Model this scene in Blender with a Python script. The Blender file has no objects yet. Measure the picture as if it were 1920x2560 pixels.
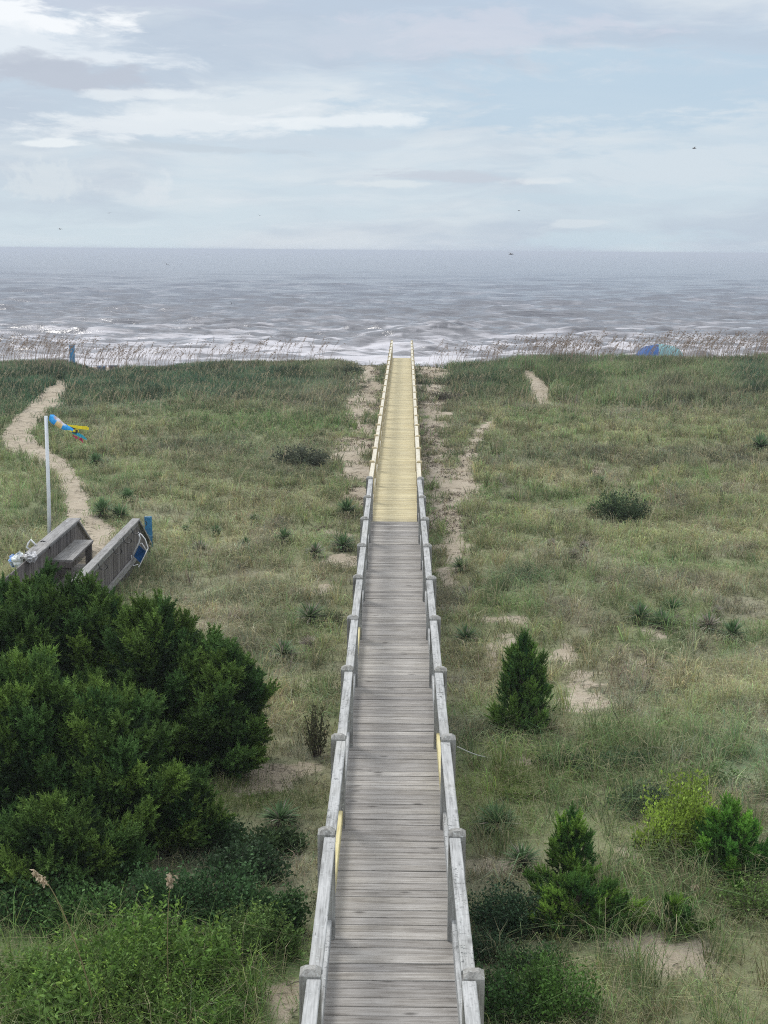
import bpy, math, random
import numpy as np
from mathutils import Matrix, Vector
R = math.radians
rng = np.random.default_rng(7)
random.seed(7)
scene = bpy.context.scene
COL = scene.collection

# ------------------------------------------------------------------ camera
F = 3846.0                       # focal length in pixels of the 1920 x 2560 photograph
PITCH, YAW, ROLL = 9.65, 0.387, 0.45
CAMZ = 5.5                       # eye above the deck of the boardwalk (deck top = 0)
cd = bpy.data.cameras.new('camera')
cam = bpy.data.objects.new('camera', cd); COL.objects.link(cam); scene.camera = cam
cd.sensor_fit = 'HORIZONTAL'; cd.sensor_width = 36.0; cd.lens = F / 1920 * 36.0
cd.clip_start = 0.1; cd.clip_end = 90000
RM = (Matrix.Rotation(R(YAW), 3, 'Z') @ Matrix.Rotation(R(90 - PITCH), 3, 'X') @ Matrix.Rotation(R(ROLL), 3, 'Z'))
cam.matrix_world = Matrix.Translation((0, 0, CAMZ)) @ RM.to_4x4()
RN = np.array(RM)

# ------------------------------------------------------------------ light, sky, exposure
SUN_EL, SUN_AZ = 50.0, -35.0     # azimuth from +Y towards +X
sd = bpy.data.lights.new('sun', 'SUN'); sd.energy = 1.9; sd.angle = R(16); sd.color = (1.0, 0.965, 0.92)
sun = bpy.data.objects.new('sun', sd); COL.objects.link(sun); sun.location = (0, 0, 60)
_sd = Vector((math.sin(R(SUN_AZ)) * math.cos(R(SUN_EL)), math.cos(R(SUN_AZ)) * math.cos(R(SUN_EL)), math.sin(R(SUN_EL))))
sun.rotation_euler = _sd.to_track_quat('Z', 'Y').to_euler()
scene.view_settings.view_transform = 'Standard'; scene.view_settings.look = 'None'
scene.view_settings.exposure = 0.0; scene.view_settings.gamma = 1.0; scene.view_settings.use_curve_mapping = False
scene.cycles.use_denoising = False; scene.cycles.filter_width = 1.1
scene.cycles.max_bounces = 6; scene.cycles.diffuse_bounces = 3; scene.cycles.glossy_bounces = 2
scene.cycles.transmission_bounces = 3; scene.cycles.volume_bounces = 1; scene.cycles.transparent_max_bounces = 6

class NT:
    """small helper around a node tree"""
    def __init__(s, tree): s.t = tree; tree.nodes.clear()
    def n(s, kind, **kw):
        nd = s.t.nodes.new(kind); ins = kw.pop('ins', {})
        for k, v in kw.items(): setattr(nd, k, v)
        for k, v in ins.items():
            if isinstance(v, bpy.types.NodeSocket): s.t.links.new(v, nd.inputs[k])
            else: nd.inputs[k].default_value = v
        return nd
    def l(s, a, b): s.t.links.new(a, b)
    def m(s, op, a, b=None, c=None, clamp=False):
        nd = s.t.nodes.new('ShaderNodeMath'); nd.operation = op; nd.use_clamp = clamp
        for i, v in enumerate((a, b, c)):
            if v is None: continue
            if isinstance(v, bpy.types.NodeSocket): s.t.links.new(v, nd.inputs[i])
            else: nd.inputs[i].default_value = v
        return nd.outputs[0]
    def ramp(s, fac, stops, interp='LINEAR'):
        nd = s.t.nodes.new('ShaderNodeValToRGB'); nd.color_ramp.interpolation = interp
        while len(nd.color_ramp.elements) > 1: nd.color_ramp.elements.remove(nd.color_ramp.elements[-1])
        for i, (p, c) in enumerate(stops):
            e = nd.color_ramp.elements[0] if i == 0 else nd.color_ramp.elements.new(p)
            e.position = p; e.color = tuple(c) + (1,) if len(c) == 3 else c
        s.l(fac, nd.inputs[0]); return nd.outputs[0]
    def mix(s, fac, a, b, blend='MIX'):
        nd = s.t.nodes.new('ShaderNodeMix'); nd.data_type = 'RGBA'; nd.blend_type = blend
        for i, v in ((0, fac), (6, a), (7, b)):
            if isinstance(v, bpy.types.NodeSocket): s.t.links.new(v, nd.inputs[i])
            else: nd.inputs[i].default_value = v if i == 0 else (tuple(v) + (1,) if len(v) == 3 else v)
        return nd.outputs[2]
    def noise(s, vec, scale, detail=4, rough=.55, dist=0.0, out=0):
        nd = s.n('ShaderNodeTexNoise', ins={'Scale': scale, 'Detail': detail, 'Roughness': rough, 'Distortion': dist})
        s.l(vec, nd.inputs['Vector']); return nd.outputs[out]
    def scalevec(s, vec, sc, loc=(0, 0, 0), rot=(0, 0, 0)):
        nd = s.n('ShaderNodeMapping', ins={'Scale': sc, 'Location': loc, 'Rotation': rot}); s.l(vec, nd.inputs['Vector']); return nd.outputs[0]

def smooth01(t, v, a, b):
    return t.m('SMOOTHSTEP', 0, 0) if False else t.n('ShaderNodeMapRange', interpolation_type='SMOOTHSTEP', ins={0: v, 1: a, 2: b}).outputs[0]

world = bpy.data.worlds.new('World'); scene.world = world; world.use_nodes = True
w = NT(world.node_tree)
tc = w.n('ShaderNodeTexCoord'); D = tc.outputs['Generated']
sep = w.n('ShaderNodeSeparateXYZ', ins={0: D}); dx, dy, dz = sep.outputs
az = w.m('ARCTAN2', dx, dy)                                  # azimuth from +Y, radians
el = w.m('ARCSINE', dz)
cv = w.n('ShaderNodeCombineXYZ', ins={0: az, 1: el, 2: 0.37}).outputs[0]
warp = w.n('ShaderNodeTexNoise', ins={'Scale': 6.0, 'Detail': 3.0}); w.l(w.scalevec(cv, (1, 3, 1)), warp.inputs['Vector'])
wv = w.n('ShaderNodeVectorMath', operation='SCALE', ins={0: w.n('ShaderNodeVectorMath', operation='SUBTRACT', ins={0: warp.outputs['Color'], 1: (.5, .5, .5)}).outputs[0], 3: 0.035}).outputs[0]
cw = w.n('ShaderNodeVectorMath', operation='ADD', ins={0: cv, 1: wv}).outputs[0]
base = w.ramp(w.m('MULTIPLY', el, 2.0), [(0.0, (.60, .70, .765)), (.10, (.565, .67, .755)), (.22, (.50, .61, .72)), (.36, (.46, .55, .68)), (1.0, (.62, .66, .70))])
# broad lilac grey decks of cloud
n1 = w.noise(w.scalevec(cw, (3.2, 13, 1), (1.3, .2, 0), (0, 0, .05)), 1.6, 6, .55)
c = w.mix(w.m('MULTIPLY', smooth01(w, n1, .42, .66), .80), base, (.465, .54, .645))
n2 = w.noise(w.scalevec(cw, (3.0, 16, 1), (7.7, 3.1, 0), (0, 0, -.06)), 1.9, 7, .58)
c = w.mix(w.m('MULTIPLY', smooth01(w, n2, .46, .72), .75), c, (.69, .745, .79))
n3 = w.noise(w.scalevec(cw, (7, 60, 1), (2.7, 5.1, 0), (0, 0, -.04)), 2.2, 8, .62)
c = w.mix(w.m('MULTIPLY', smooth01(w, n3, .50, .76), .22), c, (.78, .82, .86))
n4 = w.noise(w.scalevec(cw, (5, 30, 1), (4.7, 9.1, 0), (0, 0, .03)), 2.0, 8, .6)
c = w.mix(w.m('MULTIPLY', smooth01(w, n4, .52, .74), .35), c, (.46, .54, .64))
def blob(x0, y0, rx, ry, tilt=0.0, noisy=.9, sc=(10, 34, 1), off=0.0):
    """soft patch of cloud round the direction (x0, y0) in photo pixels, with a ragged edge"""
    a0 = math.atan((x0 - 986) / F); e0 = math.atan((626 - y0) / F)
    ax, ay = rx / F, ry / F
    u = w.m('SUBTRACT', az, a0); v = w.m('SUBTRACT', el, e0)
    if tilt: v = w.m('SUBTRACT', v, w.m('MULTIPLY', u, tilt))
    rr = w.m('SQRT', w.m('ADD', w.m('POWER', w.m('DIVIDE', u, ax), 2), w.m('POWER', w.m('DIVIDE', v, ay), 2)))
    nn = w.noise(w.scalevec(cw, sc, (off, off * .7, 0)), 2.6, 7, .62)
    val = w.m('ADD', w.m('SUBTRACT', 1.0, rr), w.m('MULTIPLY', w.m('SUBTRACT', nn, .5), noisy * 2))
    return smooth01(w, val, 0.0, .6)
BLOBS = [  # x, y, rx, ry, tilt, colour, strength, off
    (1500, 250, 620, 120, .02, (.47, .60, .72), .85, 1.0), (1100, 110, 520, 60, .04, (.60, .63, .72), .65, 2.0),
    (300, 40, 420, 60, 0, (.50, .56, .67), .8, 3.0), (60, 95, 300, 48, -.04, (.86, .89, .92), 1.0, 4.0), (130, 160, 380, 50, -.02, (.76, .81, .86), .8, 5.0),
    (190, 222, 290, 46, -.03, (.47, .52, .61), .95, 6.0), (60, 195, 180, 30, -.03, (.46, .51, .60), .8, 6.3), (700, 130, 520, 60, .03, (.50, .58, .68), .6, 6.6), (620, 285, 420, 52, .03, (.67, .735, .79), .85, 7.0),
    (420, 330, 460, 46, .05, (.75, .80, .845), .8, 8.0), (850, 318, 280, 22, .05, (.80, .845, .88), .75, 9.0), (430, 262, 220, 18, .0, (.76, .81, .85), .7, 9.5), (150, 380, 90, 12, .05, (.80, .85, .88), .8, 10.0),
    (520, 385, 360, 14, -.03, (.52, .60, .68), .8, 11.0), (760, 370, 240, 24, .0, (.56, .645, .73), .8, 11.5),
    (1150, 450, 300, 18, -.05, (.53, .585, .67), .8, 12.0), (950, 465, 160, 12, 0, (.70, .76, .80), .7, 13.0),
    (1350, 455, 120, 12, .03, (.72, .77, .81), .75, 14.0), (1650, 420, 420, 62, .05, (.62, .70, .77), .8, 15.0), (1440, 498, 260, 20, .0, (.53, .645, .735), .7, 16.0),
    (1420, 560, 110, 14, .08, (.64, .71, .77), .8, 17.0), (1500, 595, 380, 30, .0, (.54, .66, .745), .7, 18.0), (390, 485, 52, 46, 0, (.68, .74, .795), .55, 19.4), (360, 510, 110, 26, 0, (.66, .725, .78), .5, 19.9), (120, 470, 110, 60, 0, (.64, .71, .765), .7, 20.0)]
for (x0, y0, rx, ry, tl, colr, st, off) in BLOBS:
    sc_ = (30, 30, 1) if ry > 40 and rx < 120 else (9, 36, 1)
    c = w.mix(w.m('MULTIPLY', blob(x0, y0, rx, ry, tl, 1.35, sc_, off), st), c, colr)
# an overcast sky is brighter overhead
up = smooth01(w, dz, .22, .75)
c = w.mix(up, c, (1.28, 1.32, 1.38))
low = smooth01(w, dz, -.02, -.2)
c = w.mix(low, c, (.30, .31, .32))
sky = w.n('ShaderNodeTexSky', sky_type='NISHITA', sun_disc=False, sun_elevation=R(SUN_EL), sun_rotation=R(SUN_AZ), altitude=5, air_density=1.0, dust_density=2.5, ozone_density=1.0)
bg1 = w.n('ShaderNodeBackground', ins={0: sky.outputs[0], 1: 0.1})
bg2 = w.n('ShaderNodeBackground', ins={0: c, 1: 1.10})
mx = w.n('ShaderNodeMixShader', ins={0: 0.93, 1: bg1.outputs[0], 2: bg2.outputs[0]})
wo = w.n('ShaderNodeOutputWorld', ins={0: mx.outputs[0]})
world.cycles.sampling_method = 'MANUAL'; world.cycles.sample_map_resolution = 512

# ------------------------------------------------------------------ pixel <-> world
def project(P):
    q = (np.asarray(P, float) - np.array([0, 0, CAMZ])) @ RN
    z = np.maximum(-q[..., 2], .05)
    return 960 + q[..., 0] / z * F, 1280 - q[..., 1] / z * F
def ray(px, py):
    v = RN @ np.array([(px - 960) / F, (1280 - py) / F, -1.0]); return v / np.linalg.norm(v)
def at_y(px, py, y):                 # the point of that ray at distance y
    v = ray(px, py); t = y / v[1]; return np.array([0, 0, CAMZ]) + v * t
def at_ground(px, py):
    v = ray(px, py); t = 8.0
    for _ in range(4000):
        p = np.array([0, 0, CAMZ]) + v * t
        if p[2] <= float(gz(p[0], p[1])): break
        t += .04
    return p

# ------------------------------------------------------------------ noise
def _hash(ix, iy, s):
    h = (ix.astype(np.int64) * 374761393 + iy.astype(np.int64) * 668265263 + s * 974711) & 0xffffffff
    h = ((h ^ (h >> 13)) * 1274126177) & 0xffffffff
    return ((h ^ (h >> 16)) & 0xffff) / 65535.0
def vn(x, y, s=0):
    x = np.asarray(x, float); y = np.asarray(y, float)
    ix = np.floor(x); iy = np.floor(y); fx = x - ix; fy = y - iy
    fx = fx * fx * fx * (fx * (fx * 6 - 15) + 10); fy = fy * fy * fy * (fy * (fy * 6 - 15) + 10)
    a = _hash(ix, iy, s); b = _hash(ix + 1, iy, s); c_ = _hash(ix, iy + 1, s); d = _hash(ix + 1, iy + 1, s)
    return (a * (1 - fx) + b * fx) * (1 - fy) + (c_ * (1 - fx) + d * fx) * fy
def fbm(x, y, s=0, o=4):
    v = 0; a = .5; t = 0
    for k in range(o):
        v = v + a * vn(x * 2 ** k + 17.3 * k, y * 2 ** k - 9.1 * k, s + k); t += a; a *= .5
    return v / t
def sst(x, a, b):
    t = np.clip((np.asarray(x, float) - a) / (b - a), 0, 1); return t * t * (3 - 2 * t)

# ------------------------------------------------------------------ terrain
PY = [-40, 14, 30, 45, 60, 70, 77, 82, 88, 96, 115, 137, 142, 260]
PZ = [-1.3, -1.28, -1.2, -1.05, -.9, -.75, -.52, -.62, -1.9, -3.0, -4.2, -4.95, -6.4, -9]
def gz(x, y):
    x = np.asarray(x, float); y = np.asarray(y, float)
    z = np.interp(y, PY, PZ)
    dune = sst(y, 5, 12) * (1 - sst(y, 82, 92))
    z = z + .30 * sst(x, 2.5, 7) * sst(y, 58, 74) * (1 - sst(y, 82, 90))
    z = z - .10 * sst(-x, 2.5, 7) * sst(y, 58, 74) * (1 - sst(y, 82, 90))
    calm = 1 - .75 * np.exp(-(x / 1.6) ** 2)
    lw = np.exp(-((x + 6.15) / 1.3) ** 2) * (1 - sst(y, 35, 38))
    calm = calm * (1 - lw)
    z = z + .22 * (fbm(x / 4.5, y * 0 + 3, 301, 2) - .5) * sst(y, 66, 76) * (1 - sst(y, 84, 90)) * sst(np.abs(x), 1.5, 4)
    z = z - .42 * np.exp(-((x + 15.3) / 1.2) ** 2) * sst(y, 70, 76) * (1 - sst(y, 86, 90))
    z = z + dune * calm * (.50 * (fbm(x / 5.2, y / 6.5, 3, 3) - .5) + .16 * (fbm(x / 1.3, y / 1.5, 11, 3) - .5))
    z = z + .05 * (fbm(x / .5, y / .5, 23, 2) - .5) * calm
    return z - .04 * lw

# bare sand, laid out from the photograph: (px, py, rx, ry, strength)
BARE = [(905, 1185, 55, 45, .9), (915, 1075, 40, 40, .9), (925, 990, 32, 50, .9), (935, 930, 22, 30, .8), (860, 1400, 60, 18, 1.0), (850, 1335, 50, 14, .6), (830, 1480, 30, 18, .3),
        (1090, 950, 34, 36, .8), (1095, 1040, 44, 30, .8), (1100, 1130, 50, 40, .7), (1120, 1230, 70, 60, .8), (1130, 1370, 55, 22, .9), (1115, 1430, 35, 26, .9),
        (1450, 1745, 44, 60, .68), (1420, 1640, 40, 36, .6), (1250, 1545, 55, 18, .8), (1230, 1640, 60, 60, .45), (1660, 1590, 70, 40, .8), (1680, 1660, 60, 30, .6), (1580, 1660, 30, 18, .6),
        (1350, 1960, 70, 30, .6), (1180, 2010, 40, 14, .9), (1240, 2170, 75, 28, 1.0), (1600, 2130, 60, 18, .8), (1690, 2150, 40, 18, .8), (1630, 2370, 140, 28, .85), (1800, 2420, 110, 30, .7),
        (1880, 2480, 60, 60, .8), (1700, 2500, 110, 30, .6), (1880, 2350, 40, 20, .7), (1220, 2330, 50, 26, .55),
        (700, 1920, 90, 34, .9), (640, 1960, 70, 20, .6), (850, 1720, 40, 24, .7), (715, 2490, 70, 60, 1.2), (760, 2380, 26, 60, .7), (690, 1690, 40, 20, .4), (580, 1100, 50, 24, .35), (420, 1180, 60, 20, .3),
        (530, 1450, 60, 16, .3), (660, 1850, 40, 40, .3), (620, 1780, 30, 20, .3), (1300, 1170, 40, 14, .3), (1520, 1170, 50, 16, .5), (1640, 1450, 40, 12, .3), (1500, 1420, 60, 12, .3)]
BARE += [(925, 930, 26, 40, 1.2), (905, 1010, 44, 60, 1.1), (888, 1130, 60, 60, 1.0), (890, 1230, 50, 40, .9), (1075, 930, 44, 40, 1.2), (1085, 1000, 44, 60, 1.1), (1085, 1090, 44, 60, 1.0), (1095, 1180, 50, 60, 1.0), (275, 935, 30, 14, 1.2), (1110, 1300, 60, 50, .6), (1280, 1600, 70, 60, .5), (1200, 1700, 40, 60, .5), (1560, 1600, 60, 40, .5), (1340, 1900, 60, 20, .5), (1740, 2480, 160, 60, .6), (1560, 2180, 90, 40, .5), (660, 1880, 90, 50, .5), (780, 1750, 50, 60, .45), (770, 1450, 90, 50, .45)]
PATHS = [[(152, 968, 24), (130, 995, 33), (92, 1027, 28), (60, 1062, 36), (38, 1097, 38), (62, 1114, 34), (112, 1146, 26), (157, 1175, 28), (178, 1212, 31), (190, 1247, 33), (200, 1299, 34), (240, 1330, 40), (245, 1380, 42), (215, 1420, 40), (200, 1480, 40)],
         [(1318, 938, 18), (1333, 958, 22), (1350, 984, 30), (1357, 1006, 16)],
         [(1240, 1042, 10), (1215, 1070, 14), (1190, 1099, 20), (1165, 1157, 23), (1162, 1215, 30), (1120, 1273, 44), (1138, 1340, 28), (1135, 1390, 26)]]
def path_mask(px, py, idx):
    m = np.zeros_like(px)
    P = PATHS[idx]
    for (a, b) in zip(P[:-1], P[1:]):
        vx, vy = b[0] - a[0], b[1] - a[1]; L = vx * vx + vy * vy
        t = np.clip(((px - a[0]) * vx + (py - a[1]) * vy) / L, 0, 1)
        d = np.hypot((px - a[0] - t * vx), (py - a[1] - t * vy) * 1.3) / (a[2] + t * (b[2] - a[2]))
        m = np.maximum(m, 1.35 - d)
    return m
def bare_mask(x, y, z=None):
    x = np.asarray(x, float); y = np.asarray(y, float)
    if z is None: z = gz(x, y)
    px, py = project(np.stack([x, y, z], -1))
    m = np.zeros_like(x)
    for (a, b, rx, ry, s) in BARE:
        d2 = ((px - a) / rx) ** 2 + ((py - b) / ry) ** 2
        m = np.maximum(m, s * np.exp(-d2 * .7))
    for i in range(3): m = np.maximum(m, np.clip(path_mask(px, py, i) * (1.7, 1.7, 1.25)[i], 0, (1.35, 1.35, 1.0)[i]))
    inside = (px > -60) & (px < 1980) & (py < 2700) & (y > 5)
    m = np.where(inside, m, .25 * sst(fbm(x / 3, y / 3, 41, 3), .55, .7))
    n = fbm(x / .9, y / 1.1, 51, 4); n3 = fbm(x / .28, y / .34, 57, 3)
    m = m + (n - .5) * 1.25 * np.where(m > .05, 1, .75) + (n3 - .5) * .75
    return sst(m, .26, .95)
# tone of the growth, laid out from the photograph: (px, py, rx, ry, kind, strength)
TONE = [(450, 960, 480, 52, 'deep', 1.3), (60, 985, 140, 70, 'deep', 1.2), (760, 1150, 110, 34, 'dark', 1.2), (480, 1130, 160, 26, 'dark', .9), (600, 1080, 120, 22, 'dark', .6), (650, 1190, 160, 30, 'dark', .8), (860, 940, 60, 70, 'dark', .9), (780, 1020, 120, 30, 'dead', .6),
        (650, 1060, 260, 34, 'green', .9), (1200, 950, 110, 50, 'deep', 1.1), (1130, 990, 50, 60, 'dark', .8), (1560, 940, 300, 40, 'green', .9), (1700, 990, 220, 60, 'dark', .7), (1420, 910, 120, 20, 'deep', .9), (1880, 950, 60, 50, 'deep', 1.0),
        (1600, 1100, 400, 22, 'olive', 1.0), (1550, 1150, 300, 22, 'dark', .7), (1330, 1140, 80, 30, 'dark', .7), (1800, 1150, 150, 30, 'dark', .7), (1500, 1350, 400, 60, 'olive', .6), (1300, 1450, 90, 30, 'deep', .8),
        (1500, 1560, 60, 20, 'dead', .8), (1450, 1400, 60, 20, 'dead', .8), (1720, 1470, 160, 24, 'dead', .7), (1560, 1720, 90, 50, 'dead', 1.0), (1350, 1830, 80, 20, 'dead', .6), (1400, 1500, 80, 20, 'dead', .5),
        (1300, 1960, 180, 70, 'moss', 1.1), (1190, 1890, 100, 50, 'green', .8), (1240, 2080, 110, 60, 'green', .7), (1450, 2010, 80, 60, 'green', .9), (1850, 1900, 110, 70, 'blue', 1.0), (1550, 2270, 300, 60, 'green', 1.0), (1800, 2250, 140, 80, 'olive', .9),
        (1300, 2480, 150, 90, 'green', 1.0), (1460, 2450, 80, 120, 'olive', .7), (620, 2010, 150, 34, 'moss', 1.2), (700, 2060, 130, 40, 'dark', .7), (560, 2150, 160, 50, 'deep', .9), (740, 2200, 60, 110, 'dead', .8), (300, 2420, 420, 130, 'lush', 1.3), (560, 2380, 180, 100, 'lush', 1.1),
        (760, 1900, 60, 70, 'dark', .8), (560, 1480, 260, 70, 'dead', .6), (800, 1350, 60, 40, 'green', .6), (230, 1250, 120, 80, 'green', .6), (330, 1350, 100, 70, 'olive', .6), (620, 1230, 200, 60, 'olive', .7), (60, 1200, 90, 160, 'green', .5), (600, 1640, 90, 60, 'dead', .7), (790, 1640, 60, 90, 'green', .6), (740, 1560, 90, 30, 'green', .6)]
KINDC = {'olive': (.195, .215, .110), 'straw': (.32, .30, .185), 'green': (.100, .165, .060), 'deep': (.034, .074, .046), 'dark': (.105, .115, .078), 'dead': (.23, .21, .165), 'moss': (.135, .185, .040), 'blue': (.13, .21, .11), 'lush': (.08, .165, .04)}
def tone(x, y, z):
    px, py = project(np.stack([x, y, z], -1))
    n = fbm(x / 2.2, y / 2.2, 61, 3); n2 = fbm(x / .8, y / .8, 71, 2)
    c = np.array(KINDC['olive'])[None, :] * np.ones((len(x), 1))
    c = c + (np.array(KINDC['straw']) - c) * (.62 * sst(n + .3 * (n2 - .5), .40, .66))[:, None]
    c = c + (np.array(KINDC['green']) - c) * (.60 * sst(fbm(x / 2.7 + 9, y / 2.7, 81, 3), .50, .64))[:, None]
    c = c + (np.array(KINDC['dead']) - c) * (.7 * sst(fbm(x / 1.1 + 5, y / 1.1, 91, 3), .58, .70))[:, None]
    for (a, b, rx, ry, k, s) in TONE:
        d2 = ((px - a) / rx) ** 2 + ((py - b) / ry) ** 2 + (n2 - .5) * .9
        wgt = np.clip(s * np.exp(-np.maximum(d2, 0) * .8), 0, 1) * .9
        c = c + (np.array(KINDC[k]) - c) * wgt[:, None]
    return c * np.array([1.38, 1.44, 1.42])

# ------------------------------------------------------------------ mesh helpers
def tag(o, label=None, cat=None, group=None, kind=None):
    if label: o['label'] = label
    if cat: o['category'] = cat
    if group: o['group'] = group
    if kind: o['kind'] = kind
    return o
def empty(name, loc=(0, 0, 0)):
    o = bpy.data.objects.new(name, None); COL.objects.link(o); o.location = loc; o.empty_display_size = .2; return o
def link(name, me, mat=None, parent=None, loc=None):
    o = bpy.data.objects.new(name, me); COL.objects.link(o)
    if mat and not me.materials: me.materials.append(mat)
    if parent:
        o.parent = parent
        if loc is None: o.location = tuple(-a for a in parent.location)     # geometry written in world space
    if loc is not None: o.location = loc
    return o
class MB:
    """collects polygons in world (or local) space as numpy arrays"""
    def __init__(s): s.v = []; s.t = []; s.q = []; s.c = []; s.n = 0; s.a = []
    def add(s, v, t=None, q=None, col=None, a=None):
        v = np.asarray(v, float).reshape(-1, 3)
        if t is not None and len(t): s.t.append(np.asarray(t, int).reshape(-1, 3) + s.n)
        if q is not None and len(q): s.q.append(np.asarray(q, int).reshape(-1, 4) + s.n)
        cc = np.ones((len(v), 3)) * .5
        if col is not None: cc = np.broadcast_to(np.asarray(col, float), (len(v), 3)) if np.ndim(col) == 1 else np.asarray(col, float)
        s.c.append(cc)
        s.a.append(np.broadcast_to(np.asarray(0.0 if a is None else a, float), (len(v),)))
        s.v.append(v); s.n += len(v); return s
    def box(s, lo, hi, col=None, a=None, M=None, ch=0.0):
        lo = np.array(lo, float); hi = np.array(hi, float)
        if ch:
            v = []; q = []
            x0, y0, z0 = lo; x1, y1, z1 = hi
            ring = lambda z, i: [(x0 + i, y0 + i, z), (x1 - i, y0 + i, z), (x1 - i, y1 - i, z), (x0 + i, y1 - i, z)]
            v = ring(z0, ch) + ring(z0 + ch, 0) + ring(z1 - ch, 0) + ring(z1, ch)
            q = [(3, 2, 1, 0), (12, 13, 14, 15)]
            for r in range(3):
                for k in range(4):
                    q.append((r * 4 + k, r * 4 + (k + 1) % 4, r * 4 + 4 + (k + 1) % 4, r * 4 + 4 + k))
        else:
            v = [(x, y, z) for z in (lo[2], hi[2]) for (x, y) in ((lo[0], lo[1]), (hi[0], lo[1]), (hi[0], hi[1]), (lo[0], hi[1]))]
            q = [(3, 2, 1, 0), (4, 5, 6, 7), (0, 1, 5, 4), (1, 2, 6, 5), (2, 3, 7, 6), (3, 0, 4, 7)]
        v = np.array(v, float)
        if M is not None: v = v @ np.array(M.to_3x3()).T + np.array(M.translation)
        return s.add(v, q=q, col=col, a=a)
    def tube(s, pts, rad, n=8, col=None, a=None, caps=True):
        pts = np.asarray(pts, float); rad = np.broadcast_to(np.asarray(rad, float), (len(pts),))
        tang = np.gradient(pts, axis=0); tang /= np.maximum(np.linalg.norm(tang, axis=1, keepdims=True), 1e-9)
        ref = np.array([0, 0, 1.0]) if abs(tang[0][2]) < .9 else np.array([1.0, 0, 0])
        V = []
        for p, tg, r in zip(pts, tang, rad):
            u = np.cross(tg, ref); u /= max(np.linalg.norm(u), 1e-9); w_ = np.cross(tg, u)
            ref = np.cross(u, tg)
            an = np.arange(n) * 2 * math.pi / n
            V.append(p + r * (np.cos(an)[:, None] * u + np.sin(an)[:, None] * w_))
        V = np.concatenate(V); q = []
        for i in range(len(pts) - 1):
            for k in range(n):
                q.append((i * n + k, i * n + (k + 1) % n, (i + 1) * n + (k + 1) % n, (i + 1) * n + k))
        t = []
        if caps:
            V = np.concatenate([V, pts[:1], pts[-1:]]); m = len(V)
            for k in range(n):
                t.append((m - 2, (k + 1) % n, k)); t.append((m - 1, (len(pts) - 1) * n + k, (len(pts) - 1) * n + (k + 1) % n))
        return s.add(V, t=t, q=q, col=col, a=a)
    def mesh(s, name, mat=None, smooth=False):
        V = np.concatenate(s.v).astype(np.float32)
        T = np.concatenate(s.t) if s.t else np.zeros((0, 3), int); Q = np.concatenate(s.q) if s.q else np.zeros((0, 4), int)
        me = bpy.data.meshes.new(name)
        me.vertices.add(len(V)); me.vertices.foreach_set('co', V.ravel())
        li = np.concatenate([T.ravel(), Q.ravel()]).astype(np.int32)
        me.loops.add(len(li)); me.loops.foreach_set('vertex_index', li)
        st = np.concatenate([np.arange(len(T)) * 3, len(T) * 3 + np.arange(len(Q)) * 4]).astype(np.int32)
        me.polygons.add(len(st)); me.polygons.foreach_set('loop_start', st)
        me.update(calc_edges=True)
        me.attributes.new('Col', 'FLOAT_COLOR', 'POINT')
        C = np.concatenate(s.c); C = np.concatenate([C, np.ones((len(C), 1))], 1).astype(np.float32)
        me.attributes['Col'].data.foreach_set('color', C.ravel())
        me.attributes.new('aux', 'FLOAT', 'POINT'); me.attributes['aux'].data.foreach_set('value', np.concatenate(s.a).astype(np.float32))
        me.polygons.foreach_set('use_smooth', np.full(len(st), smooth))
        if mat: me.materials.append(mat)
        me.validate(clean_customdata=False) if False else None
        return me
    def obj(s, name, mat=None, parent=None, smooth=False, loc=None):
        return link(name, s.mesh(name, mat, smooth), None, parent, loc)

# ------------------------------------------------------------------ materials
def mat(name):
    m = bpy.data.materials.new(name); m.use_nodes = True; t = NT(m.node_tree); return m, t
def out(t, sh): t.n('ShaderNodeOutputMaterial', ins={0: sh})
def foliage_mat(name, trans=.3, rough=.6, spec=.2, tint=(1, 1, 1)):
    m, t = mat(name)
    a = t.n('ShaderNodeAttribute', attribute_name='Col').outputs['Color']
    tcn = t.n('ShaderNodeTexCoord').outputs['Object']
    v = t.noise(tcn, 9.0, 3)
    col = t.mix(1.0, a, t.ramp(v, [(.3, (.78, .80, .82)), (.7, (1.2, 1.16, 1.1))]), 'MULTIPLY')
    b = t.n('ShaderNodeBsdfPrincipled', ins={'Base Color': col, 'Roughness': rough, 'Specular IOR Level': spec})
    tr = t.n('ShaderNodeBsdfTranslucent', ins={0: col})
    out(t, t.n('ShaderNodeMixShader', ins={0: trans, 1: b.outputs[0], 2: tr.outputs[0]}).outputs[0]); return m
def plain(name, col, rough=.5, metal=0.0, spec=.4, var=.12, scale=14, trans=0.0):
    m, t = mat(name)
    tcn = t.n('ShaderNodeTexCoord').outputs['Object']
    v = t.noise(tcn, scale, 4)
    lo = tuple(a * (1 - var * 2) for a in col); hi = tuple(min(1, a * (1 + var)) for a in col)
    cc = t.ramp(v, [(.32, lo), (.66, hi)])
    b = t.n('ShaderNodeBsdfPrincipled', ins={'Base Color': cc, 'Roughness': rough, 'Metallic': metal, 'Specular IOR Level': spec})
    sh = b.outputs[0]
    if trans: sh = t.n('ShaderNodeMixShader', ins={0: trans, 1: sh, 2: t.n('ShaderNodeBsdfTranslucent', ins={0: cc}).outputs[0]}).outputs[0]
    out(t, sh); return m
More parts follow.
